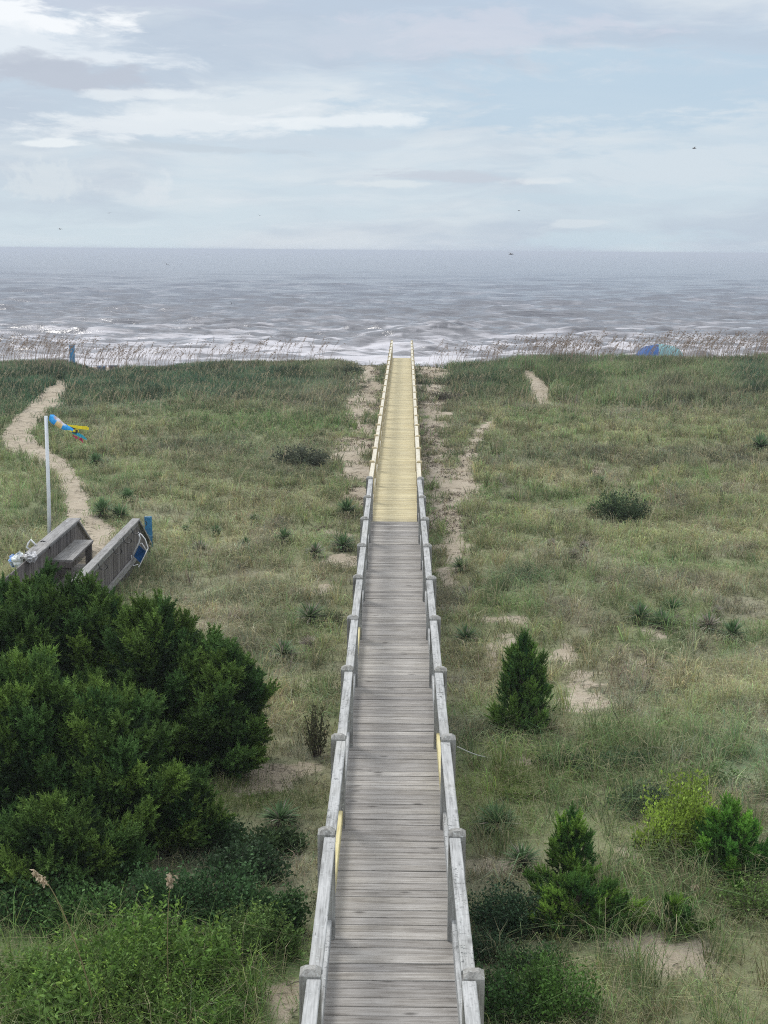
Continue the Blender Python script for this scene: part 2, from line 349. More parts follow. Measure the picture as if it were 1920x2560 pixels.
def vcol(name, rough=.6, trans=0.0, spec=.3):
    m, t = mat(name); a = t.n('ShaderNodeAttribute', attribute_name='Col').outputs['Color']
    v = t.noise(t.n('ShaderNodeTexCoord').outputs['Object'], 20.0, 3)
    a = t.mix(1.0, a, t.ramp(v, [(.3, (.85, .85, .85)), (.7, (1.08, 1.08, 1.08))]), 'MULTIPLY')
    b = t.n('ShaderNodeBsdfPrincipled', ins={'Base Color': a, 'Roughness': rough, 'Specular IOR Level': spec}); sh = b.outputs[0]
    if trans: sh = t.n('ShaderNodeMixShader', ins={0: trans, 1: sh, 2: t.n('ShaderNodeBsdfTranslucent', ins={0: a}).outputs[0]}).outputs[0]
    out(t, sh); return m
def wood(name, axis, lo, hi, dark, speck=0.0, boards=False, knots=.5, stain=(.5, .48, .42), contrast=1.0):
    """weathered timber, grain along the given axis"""
    m, t = mat(name)
    oc = t.n('ShaderNodeTexCoord').outputs['Object']
    rnd = t.n('ShaderNodeObjectInfo').outputs['Random']
    aux = t.n('ShaderNodeAttribute', attribute_name='aux').outputs['Fac']
    key = t.m('ADD', t.m('MULTIPLY', rnd, 37.0), t.m('MULTIPLY', aux, 53.0))
    off = t.n('ShaderNodeCombineXYZ', ins={0: key, 1: t.m('MULTIPLY', key, 1.7), 2: t.m('MULTIPLY', key, .6)}).outputs[0]
    p = t.n('ShaderNodeVectorMath', operation='ADD', ins={0: oc, 1: off}).outputs[0]
    s = [26, 26, 26]; s[axis] = 1.3
    g1 = t.noise(t.scalevec(p, tuple(s)), 1.4, 6, .65, .6)
    s2 = [90, 90, 90]; s2[axis] = 3.5
    g2 = t.noise(t.scalevec(p, tuple(s2)), 1.2, 3, .6, .3)
    b3 = t.noise(p, 3.0, 4, .6)
    tone_ = t.m('ADD', t.m('ADD', t.m('MULTIPLY', g1, .62), t.m('MULTIPLY', g2, .25)), t.m('MULTIPLY', b3, .25))
    c0 = t.ramp(tone_, [(.40, dark), (.50, lo), (.66, hi)])
    if boards:
        bf = t.n('ShaderNodeTexWhiteNoise', noise_dimensions='1D', ins={'W': aux})
        vv = t.ramp(bf.outputs[0], [(0, (.70, .70, .71)), (.35, (.93, .93, .93)), (.7, (1.06, 1.06, 1.05)), (1, (1.28, 1.28, 1.26))])
        c0 = t.mix(contrast, c0, t.mix(1.0, c0, vv, 'MULTIPLY'))
    # knots
    ks = [5.0, 5.0, 5.0]; ks[axis] = 2.2
    vor = t.n('ShaderNodeTexVoronoi', feature='F1', ins={'Scale': 1.0, 'Randomness': 1.0}); t.l(t.scalevec(p, tuple(ks)), vor.inputs['Vector'])
    kn = t.m('MULTIPLY', t.n('ShaderNodeMapRange', ins={0: vor.outputs['Distance'], 1: .05, 2: .15, 3: 1, 4: 0}).outputs[0], knots)
    c0 = t.mix(kn, c0, tuple(x * .55 for x in dark))
    # short dark flecks
    s4 = [95, 95, 95]; s4[axis] = 9
    fl = t.noise(t.scalevec(p, tuple(s4), (5, 5, 5)), 1.0, 2, .5)
    c0 = t.mix(t.m('MULTIPLY', t.n('ShaderNodeMapRange', ins={0: fl, 1: .68, 2: .74}).outputs[0], .75 * min(1, knots * 1.5)), c0, tuple(x * .6 for x in dark))
    # long thin checks
    s3 = [60, 60, 60]; s3[axis] = 1.0
    ck = t.noise(t.scalevec(p, tuple(s3)), 1.0, 3, .5, 1.0)
    c0 = t.mix(t.m('MULTIPLY', t.n('ShaderNodeMapRange', ins={0: ck, 1: .66, 2: .72}).outputs[0], .6), c0, tuple(x * .45 for x in dark))
    st = t.noise(p, 1.1, 3)
    c0 = t.mix(t.m('MULTIPLY', smooth01(t, st, .48, .7), .25), c0, t.mix(1.0, c0, tuple(min(1.2, x * 2) for x in stain), 'MULTIPLY'))
    if speck:
        sp = t.noise(t.scalevec(p, (26, 26, 26)), 1.0, 5, .7)
        sp2 = t.noise(p, 1.6, 2)
        c0 = t.mix(t.m('MULTIPLY', t.m('MULTIPLY', smooth01(t, sp, .54, .62), smooth01(t, sp2, .42, .6)), speck), c0, (.05, .055, .055))
        c0 = t.mix(t.m('MULTIPLY', smooth01(t, t.noise(t.scalevec(p, (34, 34, 34), (3, 3, 3)), 1.0, 3, .6), .60, .67), .45), c0, (.50, .54, .52))
    bump = t.n('ShaderNodeBump', ins={'Strength': .35, 'Distance': .004, 'Height': t.m('ADD', g2, g1)})
    b = t.n('ShaderNodeBsdfPrincipled', ins={'Base Color': c0, 'Roughness': .82, 'Specular IOR Level': .2, 'Normal': bump.outputs[0]})
    out(t, b.outputs[0]); return m
M_deck = wood('weathered_deck', 0, (.238, .222, .202), (.375, .36, .34), (.12, .11, .10), boards=True, knots=.75, contrast=.85)
M_newdeck = wood('new_pine_deck', 0, (.44, .385, .235), (.57, .515, .345), (.33, .28, .16), boards=True, knots=.6, stain=(.5, .45, .33), contrast=.6)
M_rail = wood('weathered_rail', 1, (.30, .305, .30), (.45, .455, .45), (.15, .147, .14), speck=.75)
M_railv = wood('weathered_upright', 2, (.22, .215, .20), (.35, .35, .335), (.10, .095, .085), speck=.4)
M_sub = wood('brown_rail_timber', 1, (.17, .125, .105), (.25, .20, .17), (.08, .06, .05))
M_newrail = wood('new_pine_rail', 1, (.50, .465, .375), (.64, .61, .51), (.36, .31, .21), knots=.3)
M_newrailv = wood('new_pine_upright', 2, (.42, .35, .21), (.54, .47, .31), (.26, .20, .12), knots=.3)
M_newsub = wood('new_pine_side', 1, (.30, .22, .14), (.42, .33, .22), (.17, .12, .08), knots=.3)
M_patch = wood('yellow_pine_board', 1, (.56, .49, .25), (.66, .60, .36), (.45, .37, .18), knots=.2)
M_hutv = wood('dark_weathered_boards', 2, (.125, .112, .108), (.215, .20, .195), (.05, .044, .04), boards=True)
M_hut = wood('dark_weathered_cap', 1, (.20, .195, .19), (.33, .325, .32), (.09, .085, .08), speck=.4)
M_leaf = foliage_mat('leaf'); M_grass = foliage_mat('grass_blade', .35, .7, .12); M_cedar = foliage_mat('cedar_needle', .12, .75, .1)
M_white = plain('white_plastic', (.78, .79, .80), .35, var=.04); M_whitepipe = plain('white_pipe', (.74, .77, .80), .4, var=.05, scale=5)
M_black = plain('black_metal', (.02, .02, .022), .45); M_blue = plain('blue_fabric', (.012, .085, .25), .8, spec=.15, scale=60)
M_bark = plain('bark', (.12, .095, .075), .9, scale=30, var=.3)

# ground
def ground_mat():
    m, t = mat('dune_ground'); oc = t.n('ShaderNodeTexCoord').outputs['Object']
    veg = t.n('ShaderNodeAttribute', attribute_name='aux').outputs['Fac']
    colr = t.n('ShaderNodeAttribute', attribute_name='Col').outputs['Color']
    n1 = t.noise(oc, 1.1, 5, .6); n2 = t.noise(oc, 22, 4, .65); n3 = t.noise(oc, 5, 4, .6)
    sand = t.ramp(n1, [(.3, (.33, .285, .215)), (.52, (.395, .345, .27)), (.72, (.45, .40, .325))])
    sand = t.mix(t.m('MULTIPLY', smooth01(t, n2, .52, .68), .45), sand, (.20, .155, .11))
    vor = t.n('ShaderNodeTexVoronoi', ins={'Scale': 7.0}); t.l(t.scalevec(oc, (1, .8, 1)), vor.inputs['Vector'])
    sand = t.mix(t.m('MULTIPLY', smooth01(t, vor.outputs['Distance'], .5, .9), .22), sand, (.24, .19, .14))
    vor2 = t.n('ShaderNodeTexVoronoi', ins={'Scale': 3.1}); t.l(t.scalevec(t.n('ShaderNodeVectorMath', operation='ADD', ins={0: oc, 1: t.noise(oc, 4.0, 2, out=1)}).outputs[0], (1, .75, 1)), vor2.inputs['Vector'])
    sand = t.mix(t.n('ShaderNodeMapRange', ins={0: vor2.outputs['Distance'], 1: .10, 2: .30, 3: .32, 4: 0}).outputs[0], sand, (.25, .21, .16))
    lit = t.mix(.45, colr, (.13, .12, .08)); lit = t.mix(t.m('MULTIPLY', smooth01(t, n2, .42, .66), .45), lit, (.27, .25, .17))
    lit = t.mix(t.m('MULTIPLY', smooth01(t, n3, .52, .66), .5), lit, (.09, .08, .05))
    f = smooth01(t, t.m('ADD', veg, t.m('MULTIPLY', t.m('SUBTRACT', t.m('ADD', t.m('MULTIPLY', n3, .5), t.m('MULTIPLY', n2, .5)), .5), 1.6)), .3, .7)
    col = t.mix(f, sand, lit)
    h = t.m('ADD', t.m('ADD', t.m('MULTIPLY', n3, .6), smooth01(t, vor2.outputs['Distance'], .08, .36)), t.m('ADD', t.m('MULTIPLY', vor.outputs['Distance'], .4), t.m('MULTIPLY', n2, .3)))
    bump = t.n('ShaderNodeBump', ins={'Strength': .8, 'Distance': .09, 'Height': h})
    b = t.n('ShaderNodeBsdfPrincipled', ins={'Base Color': col, 'Roughness': .95, 'Specular IOR Level': .08, 'Normal': bump.outputs[0]})
    out(t, b.outputs[0]); return m
M_ground = ground_mat()

xs = np.unique(np.concatenate([np.linspace(-600, -60, 20), np.linspace(-60, -26, 40), np.arange(-26, 26.01, .22), np.linspace(26, 60, 40), np.linspace(60, 600, 20)]))
ys = np.unique(np.concatenate([np.arange(-40, 8, 2.0), np.arange(8, 90.01, .22), np.arange(90, 178, 1.0)]))
def sheet(name, xs, ys, kind_label, off=0.0, cond=None, mt=M_ground):
    X, Y = np.meshgrid(xs, ys); Z = gz(X, Y)
    b = bare_mask(X.ravel(), Y.ravel(), Z.ravel())
    veg = (1 - b) * (1 - sst(Y.ravel() + 3 * (fbm(X.ravel() / 3, Y.ravel() / 3, 5) - .5), 84, 88))
    c = tone(X.ravel(), Y.ravel(), Z.ravel())
    n, m_ = X.shape
    idx = np.arange(n * m_).reshape(n, m_)
    q = np.stack([idx[:-1, :-1], idx[:-1, 1:], idx[1:, 1:], idx[1:, :-1]], -1).reshape(-1, 4)
    V = np.stack([X.ravel(), Y.ravel(), Z.ravel() + off], -1)
    if cond is not None:
        k = cond(X.ravel(), Y.ravel(), Z.ravel()); q = q[k[q].all(1)]
        used = np.unique(q); remap = -np.ones(len(V), int); remap[used] = np.arange(len(used)); V = V[used]; c = c[used]; veg = veg[used]; q = remap[q]
    o = MB().add(V, q=q, col=c, a=veg).obj(name, mt, smooth=True)
    tag(o, kind='structure'); o['label'] = kind_label; return o
sheet('ground', xs, ys[ys <= 86.4], 'sandy dune ground under the grass')
sheet('beach', xs, ys[ys >= 86.1], 'pale beach sand sloping down to the surf')
for i, lab in ((0, 'pale sand path winding left of the boardwalk'), (1, 'short sand path over the right dune crest')):
    P = PATHS[i]; pts = np.array([at_ground(a, b)[:2] for a, b, _ in P])
    x0, x1, y0, y1 = pts[:, 0].min() - 1, pts[:, 0].max() + 1, pts[:, 1].min() - 1, pts[:, 1].max() + 1
    def cond(X, Y, Z, i=i):
        px, py = project(np.stack([X, Y, Z], -1)); return (path_mask(px, py, i) + (fbm(X / .5, Y / .6, 33, 3) - .5) * .5) > .34
    o = sheet('sand_path', np.arange(x0, x1, .09), np.arange(y0, y1, .11), lab, .012, cond)

# ------------------------------------------------------------------ sea
def sea():
    th = np.concatenate([np.linspace(-75, -18, 90), np.linspace(-17.9, 17.9, 900), np.linspace(18, 75, 90)])
    y = [118.0]
    while y[-1] < 60000: y.append(y[-1] + max(.35, y[-1] ** 2 / (1540 * 10.5) * (.24 if y[-1] < 2500 else .6)))
    y = np.array(y)
    T, Y = np.meshgrid(np.tan(np.radians(th)), y); X = T * Y
    Z = np.zeros_like(X)
    r = np.random.default_rng(5)
    lod = np.maximum(.35, Y ** 2 / (1540 * 10.5) * .5)
    swim = sst(Y, 132, 175)
    for k in range(56):                        # wind chop running ashore
        lam = 2.4 * (1.052 ** k); ang = r.normal(0, .55 if lam < 8 else .38); kx, ky = math.sin(ang) * 2 * math.pi / lam, math.cos(ang) * 2 * math.pi / lam
        amp = (.036 if lam < 10 else .028) * lam ** .38 * r.uniform(.5, 1.15) * min(1, 22 / lam)
        ph = kx * X + ky * Y + r.uniform(0, 7) + 2.6 * fbm(X / (lam * 2), Y / (lam * 2.5), 100 + k, 1)
        fade = np.clip(1.8 - 1.6 * lod / lam, 0, 1)
        Z += amp * fade * (1 - 2 * np.abs(np.sin(ph / 2)) ** 1.2) * (.35 + .65 * swim)
    Z *= .80 + .4 * fbm(X / 40, Y / 60, 320, 2)
    chop = Z.copy()
    # swell lines that stand up over the bar
    foam = np.zeros_like(Z)
    for (yc, a, wd, seed, brk) in ((158, .32, 3.0, 1, .8), (178, .40, 3.2, 2, .6), (204, .62, 4.2, 3, .9), (236, .45, 4.5, 4, .4), (275, .55, 5.5, 5, .35), (330, .5, 6, 6, .2), (395, .45, 7, 7, .1), (480, .5, 8, 8, .1), (600, .5, 10, 9, .05), (760, .5, 12, 10, 0)):
        yl = yc + 9 * (fbm(X / 55, X * 0 + seed, 200 + seed, 2) - .5) + 2 * (fbm(X / 9, X * 0 + seed, 210 + seed, 2) - .5)
        am = a * sst(fbm(X / 22 + seed * 3, X * 0 + .5, 220 + seed, 2), .36, .66)
        if seed == 3: am = np.maximum(am, 1.05 * np.exp(-((X - 2.5) / 7) ** 2)); 
        if seed == 3: am = np.maximum(am, .55 * np.exp(-((X + 42) / 16) ** 2))
        d = Y - yl
        prof = np.where(d < 0, np.exp(-(d / (wd * .45)) ** 2), np.exp(-(d / (wd * 1.6)) ** 2))
        Z += am * prof * 1.0
        foam = np.maximum(foam, brk * sst(am / a, .55, .95) * np.exp(-((d + wd * .1) / (wd * .35)) ** 2) * sst(fbm(X / 3, Y / 1.5, 230 + seed), .35, .6))
        foam = np.maximum(foam, .75 * brk * sst(am / a, .3, .9) * (d < 0) * np.exp(d / (wd * 3)) * sst(fbm(X / 4, Y / 1.3, 240 + seed), .46, .6))
    lace = 1 - sst(Y, 150, 330)
    st = fbm(X / 5.5 + 2 * fbm(X / 14, Y / 14, 301), Y / 2.4, 300, 5)
    foam = np.maximum(foam, np.where(Y < 215, .42 - .20 * sst(Y, 165, 215), .22) * lace ** .5 + lace ** .8 * .50 * sst(st, .40, .66))
    st2 = fbm(X / 6, Y / 9, 310, 4)
    foam = np.maximum(foam, .36 * (1 - sst(Y, 400, 1200)) * sst(st2, .46, .70))
    foam = np.maximum(foam, .9 * (1 - sst(Y, 136, 150)))
    foam = np.maximum(foam, .30 * sst(chop, .25, .6) * sst(fbm(X / 5, Y / 5, 330, 2), .42, .62) * (1 - sst(Y, 900, 2500)))
    n, m_ = X.shape; idx = np.arange(n * m_).reshape(n, m_)
    q = np.stack([idx[:-1, :-1], idx[:-1, 1:], idx[1:, 1:], idx[1:, :-1]], -1).reshape(-1, 4)
    V = np.stack([X.ravel(), Y.ravel(), Z.ravel() - 5.0], -1)
    m, t = mat('sea_water'); oc = t.n('ShaderNodeTexCoord').outputs['Object']
    f = t.n('ShaderNodeAttribute', attribute_name='aux').outputs['Fac']
    n1 = t.noise(t.scalevec(oc, (.16, 1.1, 1)), 1.0, 6, .65, .5); n0 = t.noise(t.scalevec(oc, (.02, .035, 1)), 1.0, 4, .6)
    dist = t.n('ShaderNodeSeparateXYZ', ins={0: oc}).outputs[1]
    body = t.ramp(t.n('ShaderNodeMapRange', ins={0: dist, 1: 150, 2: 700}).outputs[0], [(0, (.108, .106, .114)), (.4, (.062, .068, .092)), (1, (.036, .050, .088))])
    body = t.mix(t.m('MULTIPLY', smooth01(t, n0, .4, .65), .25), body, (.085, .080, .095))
    bmp = t.n('ShaderNodeBump', ins={'Strength': .6, 'Distance': .16, 'Height': t.m('ADD', t.noise(t.scalevec(oc, (.7, .9, 1)), 1.3, 5, .65), t.m('MULTIPLY', t.noise(t.scalevec(oc, (.18, .42, 1)), 1.0, 4, .6), 2.0))})
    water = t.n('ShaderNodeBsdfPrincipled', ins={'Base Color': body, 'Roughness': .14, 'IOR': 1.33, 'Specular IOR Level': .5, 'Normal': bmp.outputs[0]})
    fo = t.n('ShaderNodeBsdfPrincipled', ins={'Base Color': t.mix(n1, (.50, .47, .46), (.66, .66, .72)), 'Roughness': .8, 'Specular IOR Level': .2, 'Normal': bmp.outputs[0]})
    ff = t.m('MULTIPLY', smooth01(t, t.m('ADD', f, t.m('MULTIPLY', t.m('SUBTRACT', n1, .5), 1.3)), .22, .92), .85)
    out(t, t.n('ShaderNodeMixShader', ins={0: ff, 1: water.outputs[0], 2: fo.outputs[0]}).outputs[0])
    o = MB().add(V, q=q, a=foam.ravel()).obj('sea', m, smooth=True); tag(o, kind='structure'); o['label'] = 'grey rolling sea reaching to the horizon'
sea()

# ------------------------------------------------------------------ boardwalk
bw = empty('boardwalk', (0, 0, float(gz(0, 12))))
tag(bw, 'long straight wooden boardwalk to the sea, weathered grey near and new yellow pine beyond', 'boardwalk')
Y0, SP, NB = 9.31, 2.44, 30
POST_Y = [Y0 + SP * i for i in range(-1, NB)]
YJ, YE = POST_Y[10], POST_Y[-1]
def bend(y): return 0.010 + max(0.0, y - YJ) * 0.0062          # the new stretch veers slightly right
def bendv(y): return 0.010 + np.maximum(0.0, y - YJ) * 0.0062
def deck(y0, y1, name, mt, label, jit):
    b = MB(); y = y0; k = 0; BWD = .1405
    while y < y1 - .02:
        wd = min(BWD - .009, y1 - y); x = bend(y); z = random.uniform(-jit, jit); zt = random.uniform(-jit, jit) * .8
        e0, e1 = random.uniform(-.012, .012), random.uniform(-.012, .012)
        v = []
        for zz, i_ in ((-.036, 0), (-.004, 0), (0, .004)):
            v += [(x - .625 + e0, y + i_, zz + z), (x + .625 + e1, y + i_, zz + z + zt), (x + .625 + e1, y + wd - i_, zz + z + zt), (x - .625 + e0, y + wd - i_, zz + z)]
        q = [(3, 2, 1, 0), (8, 9, 10, 11)]
        for r_ in range(2):
            for c_ in range(4): q.append((r_ * 4 + c_, r_ * 4 + (c_ + 1) % 4, r_ * 4 + 4 + (c_ + 1) % 4, r_ * 4 + 4 + c_))
        b.add(v, q=q, a=round(random.random(), 4)); y += BWD; k += 1
    o = b.obj(name, mt, bw); o['label'] = label
deck(5.8, YJ - .08, 'deck', M_deck, 'weathered grey deck boards', .0035)
deck(YJ - .08, YE + .05, 'deck', M_newdeck, 'new yellow pine deck boards', .0015)
# framing under the deck
for s in (-1, 1):
    b = MB(); yy = np.linspace(5.8, YE, 60)
    for a_, c_ in zip(yy[:-1], yy[1:]):
        x = bend((a_ + c_) / 2); b.box((x + s * .50 - .02, a_, -.25), (x + s * .50 + .02, c_ + .001, -.045))
    b.obj('beam', M_sub, bw)

# posts: chamfered tops, one mesh shared by all
def post_mesh(mt, name, top, w_=.14, ch=.024, h=2.3):
    b = MB(); z1 = top
    b.box((-w_ / 2, -w_ / 2, z1 - h), (w_ / 2, w_ / 2, z1 - ch * 1.0))
    r = w_ / 2
    lo = [(-r, -r, z1 - ch), (r, -r, z1 - ch), (r, r, z1 - ch), (-r, r, z1 - ch)]; i_ = r - ch * 1.1
    hi = [(-i_, -i_, z1), (i_, -i_, z1), (i_, i_, z1), (-i_, i_, z1)]
    b.add(lo + hi, q=[(0, 1, 5, 4), (1, 2, 6, 5), (2, 3, 7, 6), (3, 0, 4, 7), (4, 5, 6, 7)])
    return b.mesh(name, mt)
PT = .925
pm_old = post_mesh(M_railv, 'post', PT, .137, .032); pm_new = post_mesh(M_newrailv, 'post', PT - .01, .115, .015)
L = SP - .14
def bay(name, mt, x0, x1, z0, z1, ln):
    b = MB(); n = 5
    for k in range(1): b.box((x0, -ln / 2, z0), (x1, ln / 2, z1), ch=.006)
    return b.mesh(name, mt)
rail_old = bay('top_rail', M_rail, -.046, .046, .842, .880, L + .002); rail_new = bay('top_rail', M_newrail, -.046, .046, .842, .880, SP - .117)
sub_old = bay('side_rail', M_sub, -.019, .019, .70, .841, L - .002); sub_new = bay('side_rail', M_newsub, -.019, .019, .70, .841, SP - .119)
toe_old = bay('toe_board', M_rail, -.019, .019, .045, .18, L - .002); toe_new = bay('toe_board', M_newrail, -.019, .019, .045, .18, SP - .119)
toe_y = bay('toe_board', M_patch, -.019, .019, .045, .182, L - .002)
def part(me, name, loc, rot=None):
    o = bpy.data.objects.new(name, me); COL.objects.link(o); o.parent = bw
    o.location = (loc[0], loc[1], loc[2] - bw.location[2])
    if rot: o.rotation_euler = rot
    return o
for i, y in enumerate(POST_Y):
    for s in (-1, 1):
        x = bend(y) + s * .526; old = i <= 10
        lean = random.uniform(-.006, .006) if old else random.uniform(-.002, .002)
        part(pm_old if old else pm_new, 'post', (x + random.uniform(-.006, .006) * old, y, random.uniform(-.006, .006)), (random.uniform(-.006, .006) * old, lean, random.uniform(-.02, .02) * old))
        if i < len(POST_Y) - 1:
            ym = y + SP / 2; oldb = i < 10; xr = bend(ym)
            dz_ = random.uniform(-.004, .004) * oldb; rz = -math.atan(.0062) if not oldb else random.uniform(-.0022, .0022)
            part(rail_old if oldb else rail_new, 'top_rail', (xr + s * .499, ym, dz_), (random.uniform(-.0015, .0015) * oldb, 0, rz))
            part(sub_old if oldb else sub_new, 'side_rail', (xr + s * .503, ym, dz_), (0, 0, rz))
            yel = (s == -1 and i in (2, 5)) or (s == 1 and i == 3)
            tb = part(toe_y if yel else (toe_old if oldb else toe_new), 'toe_board', (xr + s * .502, ym, dz_), (0, 0, rz))
            if yel: tb['label'] = 'new yellow replacement board'
# steps down to the beach
sx = bend(YE)
b = MB()
for k in range(7):
    z = -.19 * (k + 1); y = YE + .08 + .27 * k
    st = MB().box((sx - .6, y, z - .04), (sx + .6, y + .26, z)).obj('stair_tread', M_newdeck, bw)

# ------------------------------------------------------------------ guy wire by the boardwalk
p0 = np.array([bend(POST_Y[3]) + .62, POST_Y[3] + .02, .80]); p1 = at_ground(1216, 1893)
o = MB().tube([p0 + (p1 - p0) * t + np.array([0, 0, -.015 * math.sin(math.pi * t)]) for t in np.linspace(0, 1, 9)], .006, 6).obj('rope', plain('pale_rope', (.5, .5, .47), .8))
tag(o, 'thin pale rope tied from a right boardwalk post down to the grass', 'rope')

# ------------------------------------------------------------------ neighbour's walkway on the left
XL, XR, CAPZ = -6.84, -5.52, -.19
DZ = -1.20
hut = empty('walkway', (-6.15, 30, DZ)); tag(hut, 'dark weathered wooden walkway end with solid board sides and a built-in bench', 'walkway')
def side(x, y0, y1, slope_to, zlo):
    """vertical boards, top following the cap and then the falling stair rail"""
    b = MB(); y = y0
    while y < slope_to - .02:
        wd = min(.135, slope_to - y); top = CAPZ - .05 if y + wd <= y1 else CAPZ - .05 - (y + wd / 2 - y1) / (slope_to - y1) * .80
        dxx = random.uniform(-.006, .006); t0 = min(top, CAPZ - .05); 
        tb = CAPZ - .05 - max(0, (y - y1)) / (slope_to - y1) * .80; tc_ = CAPZ - .05 - max(0, (y + wd - .008 - y1)) / (slope_to - y1) * .80
        a = x - .011 + dxx; c_ = x + .011 + dxx
        v = [(a, y, zlo), (c_, y, zlo), (c_, y + wd - .008, zlo), (a, y + wd - .008, zlo), (a, y, tb), (c_, y, tb), (c_, y + wd - .008, tc_), (a, y + wd - .008, tc_)]
        b.add(v, q=[(3, 2, 1, 0), (4, 5, 6, 7), (0, 1, 5, 4), (1, 2, 6, 5), (2, 3, 7, 6), (3, 0, 4, 7)], a=round(random.random(), 4)); y += .135
    return b
YC, YS = 32.35, 33.9
side(XL, 26.5, YC, YS, -1.75).obj('side_wall', M_hutv, hut); side(XR, 25.8, YC, YS, -1.75).obj('side_wall', M_hutv, hut)
for x, y0, hw, nm in ((XL, 28.1, .14, 0), (XR, 26.0, .085, 1)):
    b = MB(); y = y0
    b.box((x - hw, y0, CAPZ - .042), (x + hw, YC + .02, CAPZ), ch=.006)
    b.obj('cap_rail', M_hut, hut)
    s_ = 1
    MB().box((x + .013 if nm == 0 else x + .013, y0, CAPZ - .15), (x + .05, YC - .01, CAPZ - .044), ch=.005).obj('fascia', M_hut, hut)
    A = math.atan2(-.80, YS - YC); Ls = math.hypot(.8, YS - YC)
    Mx = Matrix.Translation((x, YC + .02, CAPZ - .025)) @ Matrix.Rotation(A, 4, 'X')
    MB().box((-.07, 0, -.02), (.07, Ls + .05, .022), M=Mx).obj('stair_rail', M_hut, hut)
    MB().box((x - .045, YS - .04, -1.9), (x + .045, YS + .05, CAPZ - .86)).obj('post', M_hutv, hut)
    for yy in (28.2, 30.5, YC - .1):
        xo = x - .055 if nm == 0 else x - .055
        MB().box((xo - .042, yy - .045, -1.8), (xo + .042, yy + .045, CAPZ - .045)).obj('post', M_hutv, hut)
b = MB(); y = 25.0
while y < YC:
    b.box((XL + .02, y, DZ - .04), (XR - .02, y + .13, DZ), a=round(random.random(), 4)); y += .14
b.obj('deck', M_deck, hut)
for k in range(3): MB().box((XL + .05, YC + .05 + .3 * k, DZ - .1 - .13 * k), (XR - .05, YC + .33 + .3 * k, DZ - .06 - .13 * k)).obj('stair_tread', M_deck, hut)
bench = MB()
for k in range(3): bench.box((XL + .06 + .135 * k, 29.9, -.645), (XL + .19 + .135 * k, 32.05, -.605), a=.1 + .3 * k)
be = bench.obj('bench', M_hut, hut); be['label'] = 'plank bench built against the inner side'
bb = be.location
sm = MB().box((XL + .06, 29.86, -.76), (XL + .455, 29.90, -.655)); link('apron', sm.mesh('apron', M_hutv), None, be, (0, 0, 0))
for yy in (29.92, 31.95):
    link('leg', MB().box((XL + .30, yy, DZ), (XL + .43, yy + .09, -.65)).mesh('leg', M_hutv), None, be, (0, 0, 0))
MB().box((XR + .03, 27.2, -1.02), (XR + .075, 32.2, -.90), M=None).obj('kick_plank', M_hut, hut)
def hook(x, y, sgn, big=1.0):
    P = [(x, y, CAPZ - .01), (x + sgn * .03, y - .01, CAPZ - .05)]
    for a_ in np.linspace(200, 420, 9):
        P.append((x + sgn * (.12 + .075 * big * math.cos(R(a_)) * -1 * -1), y - .02, CAPZ - .085 + .055 * big * math.sin(R(a_))))
    MB().tube(P, .009, 6).obj('hook', M_black, hut)
for yy in (27.7, 29.2, 30.3, 31.3, 32.25): hook(XR + .06, yy, 1)
def arc_strap(px, z_, y, col=M_black):
    P = at_y
    pts = [at_y(a, c_, y) for a, c_ in px]; return pts
MB().tube([at_y(a * .2411, 1300 + c_ * .2411, 29.6) for a, c_ in ((370, 275), (395, 240), (440, 217), (490, 235), (515, 270), (512, 300))], .012, 6).obj('hook', M_black, hut)
MB().tube([at_y(a * .2411, 1300 + c_ * .2411, 28.4) for a, c_ in ((235, 370), (265, 345), (310, 345), (345, 360))], .012, 6).obj('hook', M_black, hut)

# chair hanging on the right side
def zpx(P, y): return [at_y(a * .2411, 1300 + c_ * .2411, y + (d if len(q_) > 2 else 0)) for q_ in P for a, c_, d in [tuple(q_) if len(q_) > 2 else (q_[0], q_[1], 0)]]
ch = empty('folding_chair', tuple(at_y(345, 1420, 31.6))); tag(ch, 'folded beach chair with white frame and blue seat hanging on the right board side', 'beach chair')
def tb(P, y, r, nm, mt, par): return MB().tube(zpx(P, y), r, 8).obj(nm, mt, par, smooth=True)
tb([(1435, 130), (1452, 185), (1440, 235), (1400, 320), (1362, 410)], 31.6, .016, 'frame', M_white, ch)
tb([(1435, 130), (1470, 155), (1505, 200), (1535, 290), (1515, 345)], 31.5, .013, 'frame', M_white, ch)
tb([(1362, 410), (1366, 366), (1325, 400), (1385, 475), (1430, 460), (1438, 497), (1500, 370), (1530, 300)], 31.45, .011, 'frame', M_white, ch)
tb([(1448, 245), (1470, 240), (1518, 312)], 31.5, .010, 'armrest', M_white, ch)
